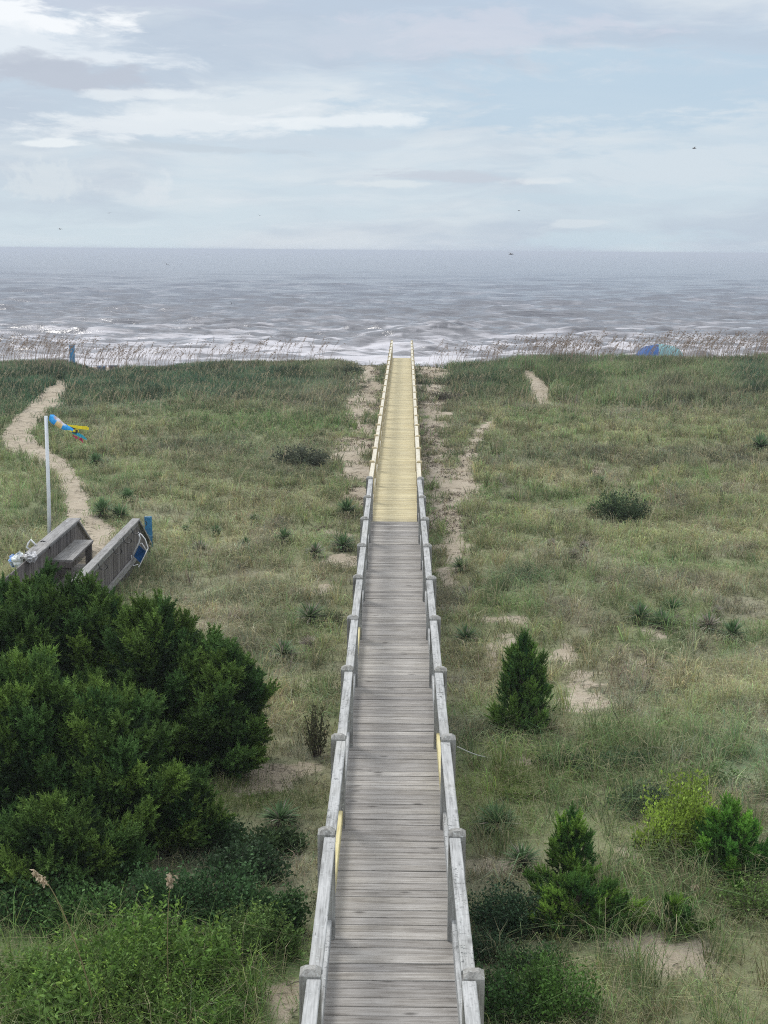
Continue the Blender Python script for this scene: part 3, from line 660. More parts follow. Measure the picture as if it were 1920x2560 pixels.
def panel(P, y, mt, nm, par, th=.012, n=6, wav=.01):
    c_ = [at_y(a * .2411, 1300 + b_ * .2411, y) for a, b_ in P]; V = []
    for s_ in (0, 1):
        for i in range(n + 1):
            for j in range(n + 1):
                u, v = i / n, j / n; p = c_[0] * (1 - u) * (1 - v) + c_[1] * u * (1 - v) + c_[2] * u * v + c_[3] * (1 - u) * v
                V.append(p + np.array([0, th * s_ + wav * math.sin(u * 9 + v * 5) + .03 * math.sin(math.pi * u) * math.sin(math.pi * v), 0]))
    q = []; N = (n + 1) ** 2
    for i in range(n):
        for j in range(n):
            a = i * (n + 1) + j; q += [(a, a + 1, a + n + 2, a + n + 1), (N + a + n + 1, N + a + n + 2, N + a + 1, N + a)]
    for k in range(n):
        for (a, b_) in ((k, k + 1), ((n + 1) * n + k + 1, (n + 1) * n + k), ((k + 1) * (n + 1), k * (n + 1)), (k * (n + 1) + n, (k + 1) * (n + 1) + n)): q.append((a, b_, N + b_, N + a))
    return MB().add(V, q=q).obj(nm, mt, par, smooth=False)
panel([(1440, 262), (1515, 330), (1462, 452), (1388, 378)], 31.55, M_blue, 'seat', ch)
# blue board
p = at_y(374, 1395, 34.5); o = empty('board', tuple(p)); tag(o, 'tall narrow blue board with pale scratches standing past the right board side', 'board')
m_, t_ = mat('scratched_blue'); oc = t_.n('ShaderNodeTexCoord').outputs['Object']; nz = t_.noise(t_.scalevec(oc, (3, 3, 26)), 1.0, 4, .6, 1.5)
cc = t_.mix(t_.m('MULTIPLY', smooth01(t_, nz, .62, .68), .7), t_.ramp(t_.noise(oc, 5, 4), [(.35, (.015, .12, .26)), (.65, (.03, .21, .40))]), (.5, .66, .75)); out(t_, t_.n('ShaderNodeBsdfPrincipled', ins={'Base Color': cc, 'Roughness': .5}).outputs[0])
Mx = Matrix.Translation((p[0], p[1], -1.35)) @ Matrix.Rotation(R(-1.5), 4, 'Y')
MB().box((-.08, -.02, 0), (.085, .02, .83), M=Mx, ch=.005).obj('panel', m_, o)
MB().box((-.09, -.032, .2), (.095, -.0205, .26), M=Mx).obj('batten', m_, o)
# white chair and bags on the left side
ch2 = empty('folding_chair', tuple(at_y(78, 1375, 29.0))); tag(ch2, 'white framed folded chair hanging outside the left board side', 'beach chair')
tb([(380, 268), (318, 205), (296, 240), (276, 280), (332, 322)], 29.2, .019, 'frame', M_white, ch2)
tb([(372, 265), (330, 215)], 29.35, .012, 'frame', M_white, ch2)
tb([(262, 310), (272, 345), (340, 330), (385, 262)], 29.3, .012, 'frame', M_black, ch2)
ch3 = empty('folding_chair', tuple(at_y(160, 1315, 31.6))); tag(ch3, 'white chair frame poking up behind the left board side near the far end', 'beach chair')
tb([(650, 55), (655, 20), (675, 15), (668, 50), (700, 10)], 31.9, .012, 'frame', M_white, ch3)
tb([(530, 150), (535, 120), (552, 125), (545, 140)], 31.0, .014, 'armrest', M_white, ch3)
def bag(cx, cy, rx, ry, y, label, cols, seed):
    r = np.random.default_rng(seed); c_ = at_y(cx * .2411, 1300 + cy * .2411, y); k = y / F * .2411
    nu, nv = 26, 18; V = []; C = []
    for i in range(nv + 1):
        for j in range(nu):
            th, ph = math.pi * i / nv, 2 * math.pi * j / nu
            d = np.array([math.sin(th) * math.cos(ph), math.sin(th) * math.sin(ph), math.cos(th)])
            n_ = .72 + .7 * float(vn(ph * 2.2 + seed, th * 3, seed)) * (.7 + .5 * float(vn(ph * 5, th * 7, seed + 1)))
            if j == nu - 1: pass
            V.append(c_ + d * np.array([rx * k, .14, ry * k]) * n_); C.append(cols[int(float(vn(ph * 2.4, th * 3.5, seed + 5)) * 2.6) % len(cols)])
    q = [(i * nu + j, i * nu + (j + 1) % nu, (i + 1) * nu + (j + 1) % nu, (i + 1) * nu + j) for i in range(nv) for j in range(nu)]
    o = MB().add(V, q=q, col=np.array(C)).obj('toy_bag', vcol('bag_plastic_%d' % seed, .5)); tag(o, label, 'bag')
bag(200, 420, 62, 75, 28.6, 'white bag of beach toys hanging outside the left board side', [(.75, .76, .78), (.7, .75, .72), (.28, .35, .45)], 3)
bag(135, 425, 42, 55, 28.9, 'blue and white bag beside the white toy bag above the cedar', [(.12, .27, .62), (.45, .58, .78), (.7, .74, .8)], 4)
bag(325, 385, 58, 48, 28.0, 'pale grey bag slumped on the near end of the left board side', [(.42, .42, .43), (.55, .55, .56), (.33, .32, .33)], 9)

# ------------------------------------------------------------------ pole and windsock
pb = np.array([at_y(123, 1345, 32.2)[0], 32.2, 0]); pb[2] = float(gz(pb[0], 32.2)) - .05; ptop = at_y(115, 1040, 32.2)
o = MB().tube([pb, (pb + ptop) / 2 + np.array([.012, 0, 0]), ptop], [.042, .040, .036], 14).obj('pole', M_whitepipe, smooth=True)
tag(o, 'tall white pole leaning slightly beside the left board walkway', 'pole')
ws = empty('windsock', tuple(ptop)); tag(ws, 'blue and yellow windsock with streamers flying from the white pole', 'windsock')
def wp(a, b_, d=0.0): return at_y(90 + a * .0904, 1000 + b_ * .0904, 32.2 + d)
Bl, Ta, Ye, Dk, Te, Wh, Rd = (.03, .36, .80), (.75, .56, .26), (.90, .76, .04), (.05, .045, .06), (.04, .42, .55), (.62, .66, .74), (.62, .05, .16)
cl = [(385, 490), (440, 500), (500, 560), (570, 610), (650, 665), (740, 725), (840, 765), (930, 800), (1030, 850), (1070, 870)]
rd = [.068, .082, .088, .085, .078, .070, .058, .046, .034, .028]
sc_ = [Bl, Bl, Bl, Ta, Ta, Bl, Bl, Bl, Ye, Ye]
P = [wp(a, b_) for a, b_ in cl]; n = 16
Vv = []; Cc = []; P = np.array(P); tg = np.gradient(P, axis=0); tg /= np.linalg.norm(tg, axis=1, keepdims=True)
Pd = []; 
for k in range(len(P)):                       # every ring twice, so that the colour bands stay crisp
    for dup_ in ((0, 1) if 0 < k < len(P) - 1 else (0,)):
        u = np.cross(tg[k], [0, 1, 0]); u /= np.linalg.norm(u); v = np.cross(tg[k], u)
        for j in range(n):
            a = 2 * math.pi * j / n; r_ = rd[k] * (1 + .06 * math.sin(3 * a + k))
            Vv.append(P[k] + r_ * (math.cos(a) * u + math.sin(a) * v))
            cb = sc_[k] if (dup_ == 1 or k == 0) else sc_[k - 1]
            if math.cos(a) > .45 and 1 < k < 6: cb = Wh if k % 2 else (.50, .38, .36)
            Cc.append(cb)
q = []; nr = len(Vv) // n
for i in range(nr - 1):
    for j in range(n): q.append((i * n + j, i * n + (j + 1) % n, (i + 1) * n + (j + 1) % n, (i + 1) * n + j))
MB().add(Vv, q=q, col=np.array(Cc)).obj('sock', vcol('windsock_cloth', .7, .25), ws, smooth=True)
def ribbon(pts, wd, colr, y0=0.0):
    A = [wp(a, b_, y0 + .02 * math.sin(i * 1.7)) for i, (a, b_) in enumerate(pts)]; V = []
    for i, p_ in enumerate(A):
        wv_ = wd[i] / 2; V += [p_ + np.array([0, .015, wv_]), p_ + np.array([0, 0, -wv_]), p_ + np.array([0, .019, wv_]), p_ + np.array([0, .004, -wv_])]
    q = []
    for i in range(len(A) - 1):
        a = 4 * i; q += [(a, a + 1, a + 5, a + 4), (a + 2, a + 6, a + 7, a + 3), (a, a + 4, a + 6, a + 2), (a + 1, a + 3, a + 7, a + 5)]
    MB().add(V, q=q, col=colr).obj('streamer', vcol('ribbon_cloth', .7, .25), ws)
ribbon([(860, 690), (960, 725), (1100, 745), (1250, 765), (1400, 775), (1455, 800)], [.02, .045, .065, .065, .07, .05], Ye)
ribbon([(850, 700), (930, 750), (1040, 790), (1090, 800)], [.03, .035, .03, .02], Dk, -.01)
ribbon([(620, 765), (720, 800), (820, 815), (960, 850), (1070, 850), (1180, 850)], [.01, .03, .025, .04, .06, .05], Ye, -.03)
ribbon([(1000, 850), (1080, 880), (1150, 860)], [.05, .07, .05], Dk, -.04)
ribbon([(1000, 900), (1100, 930), (1200, 970), (1300, 1020), (1400, 1095)], [.03, .05, .07, .06, .03], Te, -.02)
ribbon([(1130, 940), (1200, 980), (1240, 1030)], [.03, .05, .02], (.05, .42, .66), -.05)
ribbon([(1010, 970), (1060, 1010), (1110, 1045), (1150, 1050)], [.015, .03, .05, .02], Rd)
ribbon([(1190, 1090), (1250, 1085), (1280, 1130), (1300, 1180)], [.03, .07, .06, .03], Rd)
MB().tube([ptop + np.array([0, 0, -.03]), wp(350, 450), wp(385, 490)], .006, 6).obj('swivel', M_black, ws)

# ------------------------------------------------------------------ things on the beach
p = at_y(180, 870, 84.6); z0 = float(gz(p[0], 84.6))
o = empty('marker_post', (p[0], 84.6, z0)); tag(o, 'blue painted post standing among sea oats left of the bins', 'post')
MB().box((p[0] - .13, 84.5, z0 - .1), (p[0] + .13, 84.7, p[2] + .1), ch=.01).obj('shaft', plain('faded_blue_paint', (.06, .28, .55), .6, var=.2, scale=6), o)
MB().box((p[0] - .15, 84.48, p[2] + .101), (p[0] + .15, 84.72, p[2] + .15), ch=.01).obj('cap', plain('dark_blue_paint', (.05, .14, .26), .6), o)
for px, py, lab, colr in ((254, 915, 'dark blue bin on the beach, nearer the blue post', (.035, .085, .17)), (283, 913, 'darker lidded bin on the beach, farther from the blue post', (.045, .06, .09))):
    p = at_y(px, py, 90.5); z0 = float(gz(p[0], 90.5)); o = empty('bin', (p[0], 90.5, z0)); tag(o, lab, 'bin', 'bins behind the dune')
    h = max(.7, p[2] - z0); mm = plain('bin_plastic', colr, .5)
    V = []
    for zz, r_ in ((0, .17), (h - .12, .215)): V += [(p[0] - r_, 90.5 - r_, z0 + zz), (p[0] + r_, 90.5 - r_, z0 + zz), (p[0] + r_, 90.5 + r_, z0 + zz), (p[0] - r_, 90.5 + r_, z0 + zz)]
    MB().add(V, q=[(3, 2, 1, 0), (4, 5, 6, 7), (0, 1, 5, 4), (1, 2, 6, 5), (2, 3, 7, 6), (3, 0, 4, 7)]).obj('body', mm, o)
    MB().box((p[0] - .24, 90.26, z0 + h - .12), (p[0] + .24, 90.74, z0 + h), ch=.03).obj('lid', mm, o)
# beach shade
YT = 93.0; pa = at_y(1558, 897, YT); pbb = at_y(1735, 897, YT); pt_ = at_y(1640, 861, YT); zb = float(gz(pt_[0], YT))
sh = empty('beach_shade', (pt_[0], YT, zb)); tag(sh, 'arched beach shade, half blue and half teal, beyond the right dune', 'beach shade')
def canopy(u0, u1, colr, nm):
    V = []; n, m_ = 16, 12
    for i in range(n + 1):
        u = u0 + (u1 - u0) * i / n; x = pa[0] + (pbb[0] - pa[0]) * u
        pk = (1 - abs(2 * min(max((u - .02) / .96, 0), 1) - 1) ** 3.4) ** .8
        for j in range(m_ + 1):
            v = j / m_; V.append((x + .12 * v, YT - 1.1 + 2.2 * v, zb + (pt_[2] - zb) * pk * (math.sin(math.pi * (.04 + .92 * v)) ** .45) + .03 * math.sin(u * 23 + v * 5)))
    q = [(i * (m_ + 1) + j, (i + 1) * (m_ + 1) + j, (i + 1) * (m_ + 1) + j + 1, i * (m_ + 1) + j + 1) for i in range(n) for j in range(m_)]
    o = MB().add(V, q=q).obj(nm, plain(nm + '_cloth', colr, .7, var=.06, trans=.25, scale=2), sh, smooth=True); return o
o = canopy(0, .47, (.05, .15, .42), 'canopy'); o['label'] = 'blue canopy cloth'
o = canopy(.47, 1, (.24, .48, .52), 'canopy'); o['label'] = 'teal canopy cloth'
for u, v in ((.02, -1.2), (.98, -1.2), (.02, 1.2), (.98, 1.2)):
    x = pa[0] + (pbb[0] - pa[0]) * u; MB().tube([(x, YT + v, zb - .4), (x, YT + v, zb + .4)], .02, 8).obj('pole', M_whitepipe, sh)

# ------------------------------------------------------------------ birds
m_bird = plain('bird_feathers', (.10, .095, .10), .8)
def bird(px, py, y, span, label, bank=0.0, up=.25):
    p = at_y(px, py, y); s = span / 2; b = MB()
    b.tube([(-.42 * s, 0, 0), (-.2 * s, 0, .02 * s), (.1 * s, 0, .03 * s), (.35 * s, 0, .02 * s), (.5 * s, 0, 0)], [.02 * s, .09 * s, .11 * s, .07 * s, .015 * s], 8)
    V = []
    for sg in (-1, 1):
        k = len(b.v); w_ = [(.22 * s, 0, .05 * s), (-.12 * s, 0, .05 * s), (.2 * s, sg * .45 * s, up * s), (-.05 * s, sg * .45 * s, up * s), (.0, sg * s, up * .55 * s)]
        w2 = [(a, c_, d - .03 * s) for a, c_, d in w_]
        b.add(w_ + w2, t=[(0, 1, 2), (1, 3, 2), (2, 3, 4), (6, 5, 7), (8, 6, 7), (8, 7, 9), (0, 2, 7), (0, 7, 5), (2, 4, 9), (2, 9, 7), (1, 6, 8), (1, 8, 3), (3, 8, 9), (3, 9, 4)])
    b.add([(-.38 * s, 0, .01 * s), (-.6 * s, .12 * s, 0), (-.6 * s, -.12 * s, 0), (-.38 * s, 0, -.02 * s)], t=[(0, 1, 2), (3, 2, 1), (0, 3, 1), (0, 2, 3)])
    o = b.obj('bird', m_bird, loc=tuple(p)); o.rotation_euler = (R(bank), 0, R(random.uniform(-60, 60) + 90)); tag(o, label, 'bird', 'birds over the sea')
bird(1277, 636, 170, 1.1, 'dark bird gliding just below the horizon right of the boardwalk', 10)
bird(1736, 371, 190, 1.1, 'bird high in the sky on the far right', -15)
bird(417, 661, 200, .9, 'bird low over the water at left', 30); bird(579, 760, 160, .8, 'bird skimming the waves left of the boardwalk', 25, .5)
bird(1297, 527, 260, .8, 'small speck of a bird just above the horizon at right', 5)
bird(150, 573, 230, 1.0, 'bird just above the horizon on the far left', 12); bird(273, 533, 300, .9, 'tiny bird above the far-left bird in the pale sky', -10)
bird(649, 539, 320, .8, 'tiny faint bird in the pale sky left of centre', 18)

# ------------------------------------------------------------------ vegetation builders
def frame(d):
    d = d / np.maximum(np.linalg.norm(d, axis=1, keepdims=True), 1e-9)
    ref = rng.normal(size=d.shape); u = np.cross(d, ref); u /= np.maximum(np.linalg.norm(u, axis=1, keepdims=True), 1e-9)
    return d, u, np.cross(d, u)
def blades(b, P, H, W, az_, bend_, col, seg=2):
    """thin curved grass blades; every argument is one value per blade"""
    n = len(P); L_ = np.stack([np.cos(az_), np.sin(az_), np.zeros(n)], 1)
    pa_ = az_ + rng.uniform(-1.2, 1.2, n) + math.pi / 2; S = np.stack([np.cos(pa_), np.sin(pa_), np.zeros(n)], 1) * (W / 2)[:, None]
    up_ = np.array([0, 0, 1.0]); H_ = H[:, None]; B = bend_[:, None]
    if seg == 2:
        mid = P + up_ * H_ * .58 + L_ * H_ * B * .32; tip = P + up_ * H_ * np.maximum(.98 - B * .45, .12) + L_ * H_ * B * .95
        V = np.stack([P - S, P + S, mid - S * .8, mid + S * .8, tip], 1).reshape(-1, 3)
        o_ = (np.arange(n) * 5)[:, None]; T = np.concatenate([o_ + np.array([[0, 1, 3]]), o_ + np.array([[0, 3, 2]]), o_ + np.array([[2, 3, 4]])])
        b.add(V, t=T, col=np.repeat(col, 5, 0))
    else:
        tip = P + up_ * H_ + L_ * H_ * B * .8; V = np.stack([P - S, P + S, tip], 1).reshape(-1, 3)
        b.add(V, t=(np.arange(n) * 3)[:, None] + np.array([[0, 1, 2]]), col=np.repeat(col, 3, 0))
def tufts(b, x, y, nb, h, wd, colr, spread=.06, bend_=(.2, .9), hv=.35, seg=2, cj=.22, wind=.3):
    n = len(x); z = gz(x, y) - .02
    r = lambda: rng.uniform(-1, 1, (n, nb))
    hh = np.broadcast_to(h, (n,))[:, None] * rng.uniform(1 - hv, 1 + hv, (n, nb))
    az_ = rng.uniform(0, 2 * math.pi, (n, nb)); X = x[:, None] + spread * r(); Y = y[:, None] + spread * r(); Z = np.repeat(z[:, None], nb, 1)
    bd = rng.uniform(bend_[0], bend_[1], (n, nb))
    C = colr[:, None, :] * (1 + cj * rng.normal(size=(n, nb, 1))) * (1 + .10 * rng.normal(size=(n, nb, 3)))
    # some straw mixed into every tuft
    dead = rng.random((n, nb, 1)) < .22
    C = np.where(dead, np.array([.36, .33, .21]) * (1 + .2 * rng.normal(size=(n, nb, 1))), C)
    W = np.broadcast_to(wd, (n,))[:, None] * rng.uniform(.7, 1.3, (n, nb))
    blades(b, np.stack([X, Y, Z], -1).reshape(-1, 3), hh.ravel(), W.ravel(), az_.ravel(), bd.ravel(), np.clip(C.reshape(-1, 3), .01, .8), seg)

def clump(x, y):
    return (.68 + .74 * sst(fbm(x / .85, y / 1.1, 501, 3), .30, .70))[:, None] * (1 + .22 * (fbm(x / .3, y / .3, 507, 1) - .5))[:, None]
def scatter(n, y0, y1, margin=1.5):
    """random points over the part of the dunes that the view and a step aside of it can see"""
    y = rng.uniform(y0, y1, n); hw = .262 * y + margin; x = rng.uniform(-1, 1, n) * (.262 * y1 + margin); k = np.abs(x + .007 * y) < hw
    x, y = x[k], y[k]
    ok = ~((np.abs(x - bendv(y)) < .50)) & ~((x > XL - .05) & (x < XR + .05) & (y < YS)); return x[ok], y[ok]

# low, matted grass over the dunes
gb = MB()
for (y0, y1, dens, nb, wd, h) in ((9, 20, 75, 10, .006, .21), (20, 32, 62, 9, .009, .24), (32, 48, 40, 8, .013, .27), (48, 64, 26, 8, .018, .30), (64, 84, 14, 8, .024, .34)):
    A = (y1 - y0) * 2 * (.262 * y1 + 1.5); x, y = scatter(int(A * dens), y0, y1)
    br = bare_mask(x, y); hum = fbm(x / .55, y / .55, 131, 2)
    keep = rng.random(len(x)) < (1 - .96 * br) * (.35 + .65 * sst(hum, .32, .55)); x, y = x[keep], y[keep]
    hum = fbm(x / 1.4, y / 1.4, 137, 3); z = gz(x, y)
    nearpier = np.abs(x) < 1.0
    tufts(gb, x, y, nb, h * (.45 + 1.3 * hum) * np.where(nearpier, .7, 1), wd, tone(x, y, z) * clump(x, y), .12, (.5, 1.5), seg=2)
o = gb.obj('dune_grass', M_grass); tag(o, 'matted olive and straw coloured dune grass', kind='stuff')
# longer upright tussocks, some in every zone
gb = MB()
for (y0, y1, dens, nb, wd, h) in ((10, 22, 5.5, 30, .007, .46), (22, 40, 4.6, 26, .010, .46), (40, 66, 4.2, 22, .015, .52)):
    A = (y1 - y0) * 2 * (.262 * y1 + 1.5); x, y = scatter(int(A * dens), y0, y1); br = bare_mask(x, y)
    keep = (rng.random(len(x)) < (1 - br)) & (fbm(x / 2.0, y / 2.0, 141, 2) > .42) & (np.abs(x) > .95); x, y = x[keep], y[keep]
    tufts(gb, x, y, nb, h * rng.uniform(.6, 1.2, len(x)), wd, tone(x, y, gz(x, y)) * rng.uniform(.5, 1.6, (len(x), 1)) * np.where(rng.random((len(x), 1)) < .25, np.array([[1.1, 1.0, .95]]), np.array([[1.0, 1.0, 1.0]])), .07, (.25, 1.2))
o = gb.obj('grass_tussocks', M_grass); tag(o, 'taller arching grass tussocks scattered over the dunes', kind='stuff')
# dense tall growth on the crest
gb = MB()
x, y = scatter(30000, 61, 84, 2)
den = sst(np.abs(x - .2), 2.2, 3.6) * sst(y + 3 * (fbm(x / 3, y / 3, 151, 2) - .5), 63, 68) * (1 - bare_mask(x, y))
keep = rng.random(len(x)) < den; x, y = x[keep], y[keep]
hh = np.where(x < 0, .50, .62) * (.6 + .8 * fbm(x / 2.5, y / 2.5, 157, 3)) * np.where(y > 79, .7, 1)
tufts(gb, x, y, 12, hh, .024, tone(x, y, gz(x, y)) * clump(x / 2, y / 2), .16, (.1, .7), seg=2)
o = gb.obj('crest_grass', M_grass); tag(o, 'dense tall green growth along the dune crest', kind='stuff')

# sea oats: thin stalks with a drooping flattened head
def oats(b, x, y, h, hl, colr, sw=.012, lean=.35, lj=.5):
    n = len(x); z = gz(x, y); base_ = np.stack([x, y, z], 1)
    az_ = rng.normal(.2, .8, n); ln = np.abs(rng.normal(lean, .12, n)); Ld = np.stack([np.cos(az_), np.sin(az_) * .5, np.zeros(n)], 1)
    P = [base_ + np.array([0, 0, 1.0]) * (h * f)[:, None] * (1 - .06 * f) + Ld * (h * ln * f ** 2.2)[:, None] for f in (0, .45, .8, 1.0)]
    S = np.stack([np.full(n, sw / 2), np.zeros(n), np.zeros(n)], 1)
    V = np.stack([P[0] - S, P[0] + S, P[1] - S, P[1] + S, P[2] - S * .8, P[2] + S * .8, P[3] - S * .4, P[3] + S * .4], 1).reshape(-1, 3)
    q = np.array([[0, 1, 3, 2], [2, 3, 5, 4], [4, 5, 7, 6]]); b.add(V, q=((np.arange(n) * 8)[:, None, None] + q[None]).reshape(-1, 4), col=np.repeat(colr * 1.1, 8, 0))
    for k in range(16):                                   # spikelets
        f = k / 15; c0 = P[3] + (P[2] - P[3]) * (f * hl / np.maximum(.2 * h, .05))[:, None] + Ld * ((1 - f) * hl * .15)[:, None]
        c0 = np.where((f < .3), P[3] + Ld * ((.3 - f) * hl)[:, None] - np.array([0, 0, 1.0]) * ((.3 - f) * hl * .4)[:, None], c0)
        wv_ = .054 * math.sin(math.pi * (.15 + .8 * f)) * (hl / .28)
        d = rng.normal(size=(n, 3)) * .5 + Ld * .8 + np.array([0, 0, -.45]); d /= np.linalg.norm(d, axis=1, keepdims=True)
        s2 = np.cross(d, rng.normal(size=(n, 3))); s2 /= np.linalg.norm(s2, axis=1, keepdims=True)
        V = np.stack([c0, c0 + d * wv_[:, None] * .5 + s2 * (wv_ * .28)[:, None], c0 + d * wv_[:, None] * 1.2, c0 + d * wv_[:, None] * .5 - s2 * (wv_ * .28)[:, None]], 1).reshape(-1, 3)
        b.add(V, q=(np.arange(n) * 4)[:, None] + np.array([[0, 1, 2, 3]]), col=np.repeat(colr * rng.uniform(.8, 1.25, (n, 1)), 4, 0))
gb = MB(); N = 2700; x = rng.uniform(-23, 23, N); y = rng.uniform(74.5, 84, N)
pw = np.where(x < 0, .62 * sst(-x, 2.6, 6) * (.35 + .65 * sst(fbm(x / 1.8, y * 0, 163, 2), .35, .6)), .95 * sst(x, 2.0, 6.5) * (.35 + .65 * sst(fbm(x / 1.6, y * 0, 167, 2), .3, .55)))
pw = np.where((x > 1.7) & (x < 4.2), .22, pw)
k = rng.random(N) < pw; x, y = x[k], y[k]
hh = (np.where(x < 0, 1.50, 1.55) + np.where(x > 9, .12, 0) + np.where(x < -14, .25, 0)) * rng.uniform(.70, 1.15, len(x))
oats(gb, x, y, hh, np.full(len(x), .36), np.array([.27, .21, .17]) * rng.uniform(.7, 1.35, (len(x), 1)), .012)
o = gb.obj('sea_oats', M_grass); tag(o, 'brown seed heads of sea oats along the dune crest', kind='stuff')
gb = MB(); x, y = scatter(2600, 24, 76); k = (rng.random(len(x)) < np.where(y > 58, .75, .10)) & (np.abs(x) > 1.6) & (bare_mask(x, y) < .5); x, y = x[k], y[k]
oats(gb, x, y, rng.uniform(.55, 1.0, len(x)), np.full(len(x), .24), np.array([.42, .36, .25]) * rng.uniform(.7, 1.15, (len(x), 1)), .011)
o = gb.obj('seed_grass', M_grass); tag(o, 'pale straw seed stalks dotted through the dune grass', kind='stuff')
# dry litter along the foot of the boardwalk
gb = MB(); x = rng.uniform(-3.2, 3.4, 9000); y = rng.uniform(36, 84, 9000); k = (np.abs(x) > .62) & (rng.random(9000) < sst(fbm(x / .8, y / 1.6, 171, 2), .42, .62)); x, y = x[k], y[k]
tufts(gb, x, y, 5, .10, .022, np.array([.15, .125, .10]) * rng.uniform(.6, 1.3, (len(x), 1)), .15, (1.2, 2.4))
o = gb.obj('dry_litter', M_grass); tag(o, 'dry grey brown stems lying on bare sand', kind='stuff')

# ------------------------------------------------------------------ cedars and shrubs
def plume_proto(k, seed):
    r = np.random.default_rng(seed); V = []
    for i in range(k):
        s = (i + .5) / k; a = i * 2.4 + r.uniform(-.4, .4); L_ = .30 * (1 - .62 * s) * r.uniform(.7, 1.2)
        d = np.array([.62, math.cos(a) * .75, math.sin(a) * .75]); d /= np.linalg.norm(d)
        p = np.array([s * .82, 0, 0]); sd_ = np.cross(d, r.normal(size=3)); sd_ /= np.linalg.norm(sd_); wv_ = .052 * (1 - .3 * s)
        V += [p - sd_ * wv_, p + sd_ * wv_, p + d * L_]
    V += [np.array([.6, -.03, 0]), np.array([.6, .03, 0]), np.array([1.08, 0, 0])]
    return np.array(V)
PROTO = [plume_proto(34, s) for s in range(4)]
def plumes(b, P, D_, L_, col):
    d, u, v = frame(D_); sel = rng.integers(0, 4, len(P))
    for s in range(4):
        k = sel == s
        if not k.any(): continue
        pr = PROTO[s]; LL = L_[k][:, None, None]
        V = P[k][:, None, :] + LL * (pr[None, :, 0:1] * d[k][:, None] + pr[None, :, 1:2] * u[k][:, None] + pr[None, :, 2:3] * v[k][:, None])
        n = V.shape[0] * len(pr); c_ = np.repeat(col[k], len(pr), 0) * np.repeat(rng.uniform(.8, 1.2, (n // 3, 1)), 3, 0)
        b.add(V.reshape(-1, 3), t=np.arange(n).reshape(-1, 3), col=c_)
def cedar(base, H, Rx, Ry, nlobe, per, label, form='bush', tint=(1, 1, 1), size=.25, group=None, bright=1.0, seed=0, name='cedar_tree', cat='tree', lw=.21):
    """crown made of many flame shaped sprays round their own limbs"""
    r = np.random.default_rng(1000 + seed); x, y = base; z = float(gz(x, y)) - .03
    root = empty(name, (x, y, z)); tag(root, label, cat, group)
    tk = MB(); cw = MB(); lean = r.normal(0, .05, 2); Rm = (Rx + Ry) / 2
    axis = lambda f: np.array([x + lean[0] * H * f, y + lean[1] * H * f, z + H * f])
    tk.tube([axis(0) - [0, 0, .1], axis(.3), axis(.6), axis(.9)], [.03 * H, .02 * H, .012 * H, .005], 8)
    lob = r.uniform(0, 6.28, 4); PP = []; DD = []; LL = []; CC = []
    for i in range(nlobe):
        f = ((i + r.uniform(0, 1)) / nlobe) ** .85; a = i * 2.39996 + r.uniform(-.5, .5)
        if form == 'cone': pr = max(.05, (1 - f) ** .62) * (.62 + .38 * min(1, f * 5 + .2))
        else: pr = max(.05, (1 - f ** 2.3)) ** .6 * (.66 + .34 * min(1, f * 4))
        pr *= 1 + .18 * math.sin(3 * a + lob[0] + 4 * f)
        rr = pr * (r.uniform(1.06, 1.18) if r.uniform() < .10 else r.uniform(.62, 1.10))
        tipp = axis(f * .93) + np.array([Rx * rr * math.cos(a), Ry * rr * math.sin(a), r.uniform(.02, .16) * H])
        st_ = axis(max(.03, f * .9 - .22)) + np.array([Rx * rr * math.cos(a), Ry * rr * math.sin(a), 0]) * .15; ln = np.linalg.norm(tipp - st_)
        midp = (st_ + tipp) / 2 + np.array([0, 0, -.10 * ln])
        tk.tube([st_, midp, tipp], [.010 * H + .004, .008, .003], 5, caps=False)
        k = int(per * (.6 + .9 * ln / max(Rm, .1))); t_ = r.uniform(.20, 1.06, k) ** .8
        q_ = ((1 - t_) ** 2)[:, None] * st_ + (2 * t_ * (1 - t_))[:, None] * midp + (t_ ** 2)[:, None] * tipp
        ad = tipp - midp; ad /= np.linalg.norm(ad)
        off = r.normal(0, 1, (k, 3)); off /= np.linalg.norm(off, axis=1, keepdims=True)
        wl = lw * Rm * np.maximum(.02, 1.03 - t_) ** .8 * r.uniform(.35, 1.05, k) * r.uniform(.7, 1.5)
        q_ = q_ + off * wl[:, None] * np.array([1, 1, .8])
        d_ = ad * .75 + np.array([0, 0, .45]) + off * .55 + r.normal(0, .22, (k, 3))
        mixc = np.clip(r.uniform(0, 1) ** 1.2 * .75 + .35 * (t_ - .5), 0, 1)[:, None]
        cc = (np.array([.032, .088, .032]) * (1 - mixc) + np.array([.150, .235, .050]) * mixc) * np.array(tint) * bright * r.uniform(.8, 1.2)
        PP.append(q_); DD.append(d_); LL.append(size * r.uniform(.6, 1.25, k)); CC.append(cc * r.uniform(.75, 1.3, (k, 1)))
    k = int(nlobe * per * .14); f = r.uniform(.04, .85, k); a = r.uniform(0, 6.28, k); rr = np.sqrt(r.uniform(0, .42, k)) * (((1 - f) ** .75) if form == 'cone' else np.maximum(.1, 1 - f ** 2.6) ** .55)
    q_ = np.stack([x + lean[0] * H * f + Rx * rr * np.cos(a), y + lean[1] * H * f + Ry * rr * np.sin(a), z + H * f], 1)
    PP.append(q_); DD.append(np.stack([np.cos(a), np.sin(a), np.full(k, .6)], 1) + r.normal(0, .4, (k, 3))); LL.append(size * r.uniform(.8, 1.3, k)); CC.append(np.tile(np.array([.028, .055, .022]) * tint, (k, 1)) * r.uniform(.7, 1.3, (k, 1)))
    plumes(cw, np.concatenate(PP), np.concatenate(DD), np.concatenate(LL), np.concatenate(CC))
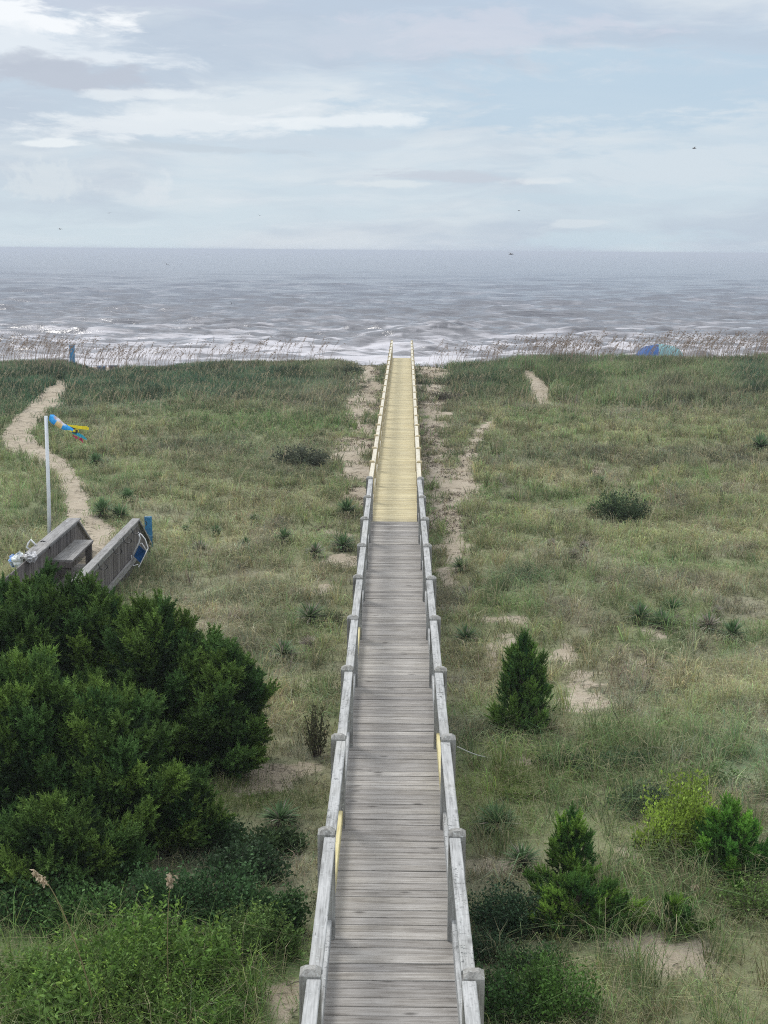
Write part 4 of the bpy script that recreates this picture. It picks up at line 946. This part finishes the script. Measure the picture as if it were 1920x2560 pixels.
    tk.obj('trunk', M_bark, root); cw.obj('crown', M_cedar, root)
def gp(px, py): p = at_ground(px, py); return (p[0], p[1])
LG = 'cedars massed beside the left of the boardwalk'
def gq(px, row): return gp(px, row)
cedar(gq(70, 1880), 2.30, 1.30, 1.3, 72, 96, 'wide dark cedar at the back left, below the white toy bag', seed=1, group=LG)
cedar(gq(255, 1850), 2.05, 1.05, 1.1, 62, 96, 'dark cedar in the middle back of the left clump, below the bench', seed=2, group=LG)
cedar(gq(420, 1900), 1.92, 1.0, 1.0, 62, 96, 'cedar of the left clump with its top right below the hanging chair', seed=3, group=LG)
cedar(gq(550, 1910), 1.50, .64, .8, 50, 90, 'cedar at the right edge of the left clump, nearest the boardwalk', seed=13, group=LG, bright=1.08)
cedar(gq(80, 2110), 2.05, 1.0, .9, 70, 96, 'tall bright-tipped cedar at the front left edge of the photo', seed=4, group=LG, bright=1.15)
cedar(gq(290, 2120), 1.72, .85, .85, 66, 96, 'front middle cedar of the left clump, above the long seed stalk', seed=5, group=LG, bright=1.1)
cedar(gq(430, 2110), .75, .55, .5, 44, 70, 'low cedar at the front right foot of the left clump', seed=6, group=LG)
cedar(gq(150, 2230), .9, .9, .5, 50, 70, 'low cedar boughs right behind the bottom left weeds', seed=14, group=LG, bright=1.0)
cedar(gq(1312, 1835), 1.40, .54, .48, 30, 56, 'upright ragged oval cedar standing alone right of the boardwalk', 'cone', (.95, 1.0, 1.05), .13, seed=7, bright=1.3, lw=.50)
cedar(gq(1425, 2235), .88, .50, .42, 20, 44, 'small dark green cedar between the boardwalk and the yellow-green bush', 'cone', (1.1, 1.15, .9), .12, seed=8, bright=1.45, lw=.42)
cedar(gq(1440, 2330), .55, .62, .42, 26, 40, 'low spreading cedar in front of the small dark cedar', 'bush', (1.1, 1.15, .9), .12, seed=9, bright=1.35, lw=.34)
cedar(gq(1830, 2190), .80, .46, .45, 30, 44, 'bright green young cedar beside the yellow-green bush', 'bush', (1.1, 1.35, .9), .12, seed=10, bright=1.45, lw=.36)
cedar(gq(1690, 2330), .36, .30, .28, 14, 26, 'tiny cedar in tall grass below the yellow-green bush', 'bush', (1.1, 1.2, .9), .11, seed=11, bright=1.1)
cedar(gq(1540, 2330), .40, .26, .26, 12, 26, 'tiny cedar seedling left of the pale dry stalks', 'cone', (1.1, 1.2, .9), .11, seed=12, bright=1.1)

def shrub(base, H, Rx, Ry, nleaf, leaf, label, colr=(.05, .10, .03), name='shrub', group=None, seed=0, twigs=26, upright=.5, dense=.55, cat='shrub', dz=0.0, branches=None):
    r = np.random.default_rng(3000 + seed); x, y = base; z = float(gz(x, y)) - .02 + dz
    root = empty(name, (x, y, z)); tag(root, label, cat, group); st = MB(); lf = MB(); n = branches or int(twigs * 2.2)
    P = []; D_ = []; C = []; per = max(4, nleaf // n)
    for i in range(n):
        a = r.uniform(0, 6.28); f = r.uniform(0, 1) ** .6; e = r.uniform(0, 1)
        rr = math.sqrt(r.uniform(.05, 1)); lob = 1 + .22 * math.sin(3 * a + seed) + .12 * math.sin(7 * a + 2 * seed)
        zt = H * math.sqrt(max(.04, 1 - rr * rr * .92)) * r.uniform(.72, 1.12)
        tipp = np.array([x + Rx * rr * lob * math.cos(a), y + Ry * rr * lob * math.sin(a), z + zt])
        s0 = np.array([x + Rx * .35 * rr * math.cos(a), y + Ry * .35 * rr * math.sin(a), z]); mid = (s0 + tipp) / 2 + r.normal(0, .03, 3)
        if i % 2 == 0: st.tube([s0, mid, tipp], [.007, .005, .002], 4, caps=False)
        t_ = r.uniform(.3, 1.03, per); q_ = ((1 - t_) ** 2)[:, None] * s0 + (2 * t_ * (1 - t_))[:, None] * mid + (t_ ** 2)[:, None] * tipp
        P.append(q_ + r.normal(0, 1, (per, 3)) * min(Rx, .5) * .11); D_.append(r.normal(0, .7, (per, 3)) + np.array([math.cos(a) * .4, math.sin(a) * .4, upright]))
        C.append(np.tile(np.array(colr) * 1.35 * r.uniform(.6, 1.5), (per, 1)) * r.uniform(.7, 1.35, (per, 1)))
    P = np.concatenate(P); D_ = np.concatenate(D_); C = np.concatenate(C); d, u, v = frame(D_); m_ = len(P)
    L_ = (leaf * r.uniform(.6, 1.3, m_))[:, None]; W = L_ * .30
    V = np.stack([P, P + d * L_ * .5 + u * W + v * L_ * .06, P + d * L_, P + d * L_ * .5 - u * W + v * L_ * .06], 1).reshape(-1, 3)
    o_ = (np.arange(m_) * 4)[:, None]; lf.add(V, t=np.concatenate([o_ + [[0, 1, 2]], o_ + [[0, 2, 3]]]), col=np.repeat(C, 4, 0))
    st.obj('stem', M_bark, root); lf.obj('foliage', M_leaf, root)
dk = (.038, .072, .035)
shrub(gp(1275, 2330), .46, .52, .42, 6500, .036, 'dark leafy shrub against the right rail of the boardwalk', (.030, .060, .030), seed=1)
shrub(gp(1215, 2395), .26, .30, .25, 1500, .036, 'small dark shrub tucked under the right rail', dk, seed=2)
shrub(gp(1235, 2530), .42, .40, .35, 3600, .036, 'deep green shrub at the bottom, touching the right rail', (.045, .095, .03), seed=3)
shrub(gp(1380, 2545), .56, .48, .42, 5200, .036, 'light green leafy bush at the bottom right of the boardwalk', (.065, .13, .03), seed=4, upright=1.0)
shrub(gp(1330, 2440), .34, .34, .30, 2400, .034, 'mid green shrub behind the light green bottom bush', (.05, .095, .035), seed=5)
shrub(gp(1560, 1312), .85, .62, .55, 4200, .06, 'round dark shrub alone in the grass at right', (.045, .07, .035), seed=6)
shrub(gp(1510, 1930), .26, .85, .40, 4600, .042, 'low dark vine thicket right of the lone oval cedar', (.042, .075, .035), seed=7)
shrub(gp(1290, 2000), .10, .3, .2, 600, .03, 'flat mossy green patch of herbs right of the boardwalk', (.08, .12, .03), seed=8)
shrub(gp(1620, 2040), .36, .50, .35, 3000, .036, 'grey green shrub left of the yellow-green bush', (.06, .095, .05), seed=9)
shrub(gp(1700, 2140), .95, .46, .42, 6500, .038, 'upright yellow-green bush at right', (.20, .285, .05), seed=10, upright=1.6)
shrub(gp(1640, 2140), .42, .24, .24, 1400, .034, 'small olive bush at the foot of the yellow-green bush', (.10, .14, .045), seed=11, upright=1.2)
shrub(gp(1890, 2290), .42, .38, .35, 2400, .036, 'mixed green shrub at the right edge below the young cedar', (.08, .13, .035), seed=12)
shrub(gp(790, 1890), .72, .17, .17, 900, .035, 'thin brownish upright shrub left of the boardwalk', (.07, .075, .04), seed=13, upright=1.6)
shrub(gp(1760, 1960), .22, .5, .3, 1800, .036, 'low green herbs behind the yellow-green bush', (.07, .12, .04), seed=14)
shrub(gp(830, 1560), .22, .3, .5, 900, .035, 'dull green low shrub left of the rail beyond the big yucca', (.06, .085, .04), seed=15)
shrub(gp(1490, 1290), .4, .3, .3, 900, .055, 'small green bush just left of the round dark shrub', (.06, .10, .04), seed=16)
shrub(gp(760, 1160), .5, .9, .8, 2200, .08, 'dark heap of growth left of the new pine stretch', (.055, .065, .045), seed=17)
shrub(gp(1180, 960), .42, 1.3, 1.0, 2600, .09, 'rounded dark green clump on the crest right of the boardwalk end', (.045, .08, .045), seed=18)
shrub(gp(1120, 1000), .35, .7, .8, 1200, .08, 'grey brown clump on the sand right of the boardwalk end', (.09, .085, .065), seed=19)
shrub(gp(880, 935), .38, .6, .8, 1200, .08, 'dark clump at the left crest beside the boardwalk end', (.05, .07, .045), seed=20)
V_ = 'leafy weeds in the bottom left corner'
ws_ = [(70, 2290, .50, .60, (.045, .095, .032), 'vine-covered weeds at the left edge under the cedars'), (230, 2330, .50, .5, (.05, .105, .03), 'bright weeds around the foot of the long seed stalk'),
       (400, 2300, .55, .5, (.038, .08, .03), 'dark vines under the front cedar'), (560, 2300, .60, .5, (.040, .085, .032), 'dense vine heap left of the boardwalk'), (690, 2330, .45, .35, (.045, .09, .032), 'edge of the vine heap nearest the boardwalk'),
       (80, 2450, .50, .5, (.06, .12, .03), 'yellowish weeds in the far left bottom corner'), (240, 2480, .50, .5, (.062, .13, .03), 'fresh green weeds at the bottom edge below the long seed stalk'), (400, 2450, .5, .5, (.06, .125, .028), 'feathery bright weeds at the bottom centre left'),
       (520, 2460, .48, .45, (.07, .14, .032), 'bright feathery weeds at the bottom, left of the sand patch'), (640, 2350, .38, .32, (.06, .115, .035), 'light weeds just above the sand patch by the rail'), (480, 2380, .5, .4, (.055, .11, .03), 'green weeds in the middle of the leafy corner'),
       (150, 2550, .45, .45, (.06, .12, .03), 'weeds cut by the bottom edge at left'), (340, 2560, .45, .45, (.065, .125, .03), 'grassy weeds cut by the bottom edge right of the corner'), (490, 2560, .42, .38, (.06, .13, .03), 'weeds cut by the bottom edge nearest the boardwalk'),
       (620, 2200, .40, .45, (.035, .065, .03), 'dark low vines between the front cedar and the rail'), (540, 2120, .30, .42, (.035, .07, .028), 'darkest vines right at the foot of the front cedars'), (690, 2130, .22, .32, (.045, .075, .03), 'sparse low vines nearest the left rail')]
def weeds(base, H, R_, n, leaf, label, colr, seed, group):
    """upright leafy stems of uneven height, each with leaves and a pale tip"""
    r = np.random.default_rng(7000 + seed); x, y = base; z0 = float(gz(x, y)); root = empty('weeds', (x, y, z0)); tag(root, label, 'weeds', group); st = MB(); lf = MB()
    P = []; D_ = []; C = []; L_ = []
    for i in range(n):
        a = r.uniform(0, 6.28); q = math.sqrt(r.uniform(0, 1)) * R_ * (1 + .25 * math.sin(3 * a + seed)); bx, by = x + q * math.cos(a), y + q * math.sin(a) * .8; bz = float(gz(bx, by)) - .02
        h = H * r.uniform(.45, 1.25) * (.6 + .8 * float(vn(bx * 2.2, by * 2.2, 400))); ln = r.normal(0, .16, 2); p0_ = np.array([bx, by, bz]); tp = p0_ + np.array([ln[0] * h, ln[1] * h, h]); md = p0_ + np.array([ln[0] * h * .3, ln[1] * h * .3, h * .55])
        if i % 2 == 0: st.tube([p0_, md, tp], [.004, .003, .0015], 3, caps=False, col=(.14, .18, .07))
        k = int(26 * h / H); t_ = r.uniform(.12, 1.0, k); q_ = ((1 - t_) ** 2)[:, None] * p0_ + (2 * t_ * (1 - t_))[:, None] * md + (t_ ** 2)[:, None] * tp
        an = r.uniform(0, 6.28, k); P.append(q_ + r.normal(0, .012, (k, 3))); D_.append(np.stack([np.cos(an), np.sin(an), r.uniform(.1, 1.1, k)], 1)); tone_ = r.uniform(.6, 1.4)
        C.append(np.array(colr) * 1.35 * tone_ * r.uniform(.75, 1.3, (k, 1)) * (1 + .35 * (t_[:, None] > .85) * (i % 3 == 0) * np.array([1.0, .6, .0]))); L_.append(leaf * r.uniform(.6, 1.3, k) * (1.25 - .7 * t_))
    P = np.concatenate(P); D_ = np.concatenate(D_); C = np.concatenate(C); L_ = np.concatenate(L_)[:, None]; d, u, v = frame(D_); m_ = len(P); W = L_ * .22
    V = np.stack([P, P + d * L_ * .5 + u * W, P + d * L_, P + d * L_ * .5 - u * W], 1).reshape(-1, 3); o_ = (np.arange(m_) * 4)[:, None]
    lf.add(V, t=np.concatenate([o_ + [[0, 1, 2]], o_ + [[0, 2, 3]]]), col=np.repeat(C, 4, 0)); st.obj('stem', M_leaf, root); lf.obj('foliage', M_leaf, root)
for i, (a, c_, h, r_, cc, lab) in enumerate(ws_):
    if i > 4 and i < 14: weeds(gp(a, c_ + 40), h * (.8 + .5 * ((i * 7) % 5) / 4), r_ * 1.1, 210, .050 + .012 * (i % 4), lab, (cc[0] * 1.5, cc[1] * 1.32, cc[2] * 1.25), i, V_)
    else: shrub(gp(a, c_), h, r_, r_ * .8, 5200, .045, lab, cc, 'weeds', V_, 40 + i, 34, .6, cat='weeds')

gb = MB(); x = rng.uniform(-4.2, -1.0, 420); y = rng.uniform(10.5, 14.4, 420); k = (fbm(x / .5, y / .5, 601, 2) > .46) & (bare_mask(x, y) < .6); x, y = x[k], y[k]
tufts(gb, x, y, 12, rng.uniform(.3, .75, len(x)), .006, np.array([.17, .26, .09]) * rng.uniform(.6, 1.5, (len(x), 1)) * np.array([1.0, .95, .9]), .08, (.3, 1.3))
x = rng.uniform(1.9, 4.8, 700); y = rng.uniform(12, 21, 700); k = (fbm(x / .6, y / .6, 607, 2) > .52) & (bare_mask(x, y) < .5); x, y = x[k], y[k]
tufts(gb, x, y, 22, rng.uniform(.35, .8, len(x)), .006, np.array([.15, .22, .09]) * rng.uniform(.6, 1.5, (len(x), 1)), .07, (.3, 1.4))
o = gb.obj('long_grass', M_grass); tag(o, 'long arching green grass blades in the near foreground', kind='stuff')
# ------------------------------------------------------------------ yuccas
def yucca(px, py, size, label, dead=.2, colr=(.11, .19, .085), n=120, seed=0):
    r = np.random.default_rng(5000 + seed); x, y = gp(px, py); z = float(gz(x, y)); root = MB()
    a = r.uniform(0, 6.28, n); e = np.arcsin(np.clip(r.uniform(-.05, 1, n), -1, 1)); L_ = size * r.uniform(.75, 1.1, n)
    d = np.stack([np.cos(e) * np.cos(a), np.cos(e) * np.sin(a), np.sin(e)], 1); p0_ = np.array([x, y, z + size * .30]) + d * .02
    sd_ = np.cross(d, [0, 0, 1.0]); sd_ /= np.maximum(np.linalg.norm(sd_, axis=1, keepdims=True), 1e-6); W = (size * .042 * max(1, y / 30))
    drop = np.array([0, 0, -1.0]) * (L_ * .10)[:, None]
    V = np.stack([p0_ - sd_ * W * .6, p0_ + sd_ * W * .6, p0_ + d * (L_ * .5)[:, None] - sd_ * W, p0_ + d * (L_ * .5)[:, None] + sd_ * W, p0_ + d * L_[:, None] + drop], 1).reshape(-1, 3)
    isd = r.random(n) < dead; C = np.where(isd[:, None], np.array([.30, .27, .23]), np.array(colr)) * r.uniform(.7, 1.35, (n, 1))
    o_ = (np.arange(n) * 5)[:, None]; root.add(V, t=np.concatenate([o_ + [[0, 1, 3]], o_ + [[0, 3, 2]], o_ + [[2, 3, 4]]]), col=np.repeat(C, 5, 0))
    m_ = int(n * (.5 + dead)); a = r.uniform(0, 6.28, m_); d = np.stack([np.cos(a) * .7, np.sin(a) * .7, -.6 * np.ones(m_) + r.normal(0, .15, m_)], 1); L_ = size * r.uniform(.3, .55, m_)
    p0_ = np.array([x, y, z + size * .28]) + d * .02; sd_ = np.cross(d, [0, 0, 1.0]); sd_ /= np.linalg.norm(sd_, axis=1, keepdims=True)
    V = np.stack([p0_ - sd_ * W * .7, p0_ + sd_ * W * .7, p0_ + d * L_[:, None]], 1).reshape(-1, 3)
    root.add(V, t=np.arange(m_ * 3).reshape(-1, 3), col=np.repeat(np.array([.28, .25, .22]) * r.uniform(.6, 1.2, (m_, 1)), 3, 0))
    V -= 0; me = root
    for k in range(len(me.v)): me.v[k] = me.v[k] - np.array([x, y, z])
    o = me.obj('yucca', M_leaf, loc=(x, y, z)); tag(o, label, 'yucca', 'yuccas on the dune')
YU = [(868, 1292, .46, 'spiky yucca beside the left rail near the start of the new boards', .1), (858, 1378, .42, 'yucca close to the left rail just below the weathered joint', .15), (712, 1358, .36, 'yucca left of the boardwalk, upper of the lone rosettes', .1), (788, 1395, .34, 'yucca with a grey dead skirt between two green yuccas', .6),
      (775, 1560, .42, 'broad yucca with bleached leaves left of the mid boardwalk', .3), (708, 1650, .34, 'small yucca below the broad bleached one at left', .2), (770, 1625, .24, 'dead pale yucca under the broad one at left', 1.0), (634, 1310, .26, 'dark small yucca in the left grass, above the lone rosette', .1), (540, 1340, .26, 'dark yucca in the middle of the left grass', .1),
      (465, 1335, .22, 'little dark yucca left of the middle-grass yucca', .1), (500, 1385, .32, 'splayed pale-leaved yucca in the left grass', .5), (614, 1370, .26, 'yucca half hidden in grass left of the lone rosette', .1), (240, 1165, .40, 'yucca beside the sand path above its lower bend', .0), (256, 1292, .46, 'large yucca right of the sand path near the board walkway', .0),
      (300, 1300, .40, 'yucca touching the large one by the sand path', .0), (320, 1255, .36, 'yucca behind the pair by the sand path', .0), (1150, 1430, .30, 'yucca on orange sand right of the boardwalk', .2), (1602, 1560, .40, 'left of the three green yuccas in the right field', .15), (1656, 1575, .38, 'middle of the three green yuccas in the right field', .1), (1682, 1535, .32, 'rear of the three green yuccas in the right field', .1),
      (1772, 1580, .34, 'grey drooping yucca with dead leaves in the right field', .85), (1790, 1540, .20, 'bleached dead yucca just behind the grey drooping one', 1.0), (1699, 1562, .18, 'small bleached dead tuft beside the three green yuccas', 1.0), (1830, 1600, .38, 'dark yucca right of the grey drooping one', .05), (1165, 1610, .34, 'yucca beside the right rail above the lone oval cedar', .1),
      (1305, 2175, .30, 'dark spiky yucca on the sand patch beside the right rail', .15), (1240, 2080, .34, 'dark yucca in green grass beside the right rail', .05), (700, 2065, .30, 'yucca in the dark growth between the cedars and the left rail', .1), (1900, 1130, .60, 'yucca at the far right edge in the upper field', .05),
      (1380, 1372, .22, 'dead grey tuft in the right field, left of the paired ones', 1.0), (1460, 1380, .26, 'grey dead yucca in the right field, middle of a row', 1.0), (1435, 1395, .20, 'pale dead tuft in front of the grey dead yucca', 1.0), (1166, 1500, .26, 'star-shaped bleached yucca on bare ground near the right rail', .9), (1495, 1220, .40, 'yucca above and left of the round dark shrub', .1), (1690, 1240, .36, 'yucca in the right field beyond the round dark shrub', .1)]
for i, (a, c_, s_, lab, dd) in enumerate(YU): yucca(a, c_, s_ * .92, lab, dd, seed=i)

# ------------------------------------------------------------------ single stalks in the foreground
def stalk(pts, y, head, label, seed):
    P = [at_y(a, c_, yy) for (a, c_), yy in zip(pts, y)]; gzz = float(gz(P[0][0], P[0][1])); P = [np.array([P[0][0], P[0][1], min(gzz, P[0][2])])] + P
    P = np.array(P); T = np.linspace(0, len(P) - 1, 24); PI = np.stack([np.interp(T, np.arange(len(P)), P[:, k]) for k in range(3)], 1)
    for _ in range(6): PI[1:-1] = (PI[:-2] + PI[1:-1] * 2 + PI[2:]) / 4
    root = empty('sea_oat', tuple(PI[0])); tag(root, label, 'sea oat stalk')
    MB().tube(PI, np.linspace(.007, .003, 24), 6, col=(.34, .30, .17)).obj('stem', M_grass, root)
    b = MB(); r = np.random.default_rng(seed); n = 70; k = r.uniform(0, 1, n); c0 = PI[-1] + (PI[-1 - head] - PI[-1])[None] * k[:, None] + r.normal(0, .012, (n, 3))
    d = np.array([-.25, 0, -.5]) + r.normal(0, .45, (n, 3)); d, u, v = frame(d); L_ = .045
    V = np.stack([c0, c0 + d * L_ * .5 + u * .010, c0 + d * L_, c0 + d * L_ * .5 - u * .010], 1).reshape(-1, 3)
    b.add(V, q=np.arange(n * 4).reshape(-1, 4), col=np.repeat(np.array([.52, .43, .32]) * r.uniform(.7, 1.2, (n, 1)), 4, 0)); b.obj('seed_head', M_leaf, root)
stalk([(240, 2520), (212, 2430), (180, 2330), (140, 2240), (115, 2200), (85, 2176)], [12.4, 12.3, 12.3, 12.2, 12.2, 12.2], 4, 'long arching sea oat stalk with a drooping head in front of the left cedars', 1)
stalk([(422, 2500), (418, 2380), (420, 2260), (428, 2185)], [12.8, 12.8, 12.8, 12.8], 2, 'upright sea oat stalk with a short pale head among the vines', 2)
stalk([(1735, 2380), (1728, 2300), (1745, 2230), (1738, 2215)], [15.2, 15.1, 15.1, 15.0], 1, 'bleached dry stalk beside the tiny cedar at lower right', 3)

# ------------------------------------------------------------------ haze
hm, t = mat('haze_air')
vol = t.n('ShaderNodeVolumePrincipled', ins={'Color': (.68, .73, .80, 1), 'Density': .00048, 'Anisotropy': .1})
o_ = t.n('ShaderNodeOutputMaterial'); t.l(vol.outputs[0], o_.inputs['Volume'])
o = MB().box((-45000, -45, -11), (45000, 61000, 6.4)).obj('haze', hm); tag(o, 'thin sea haze', kind='stuff')
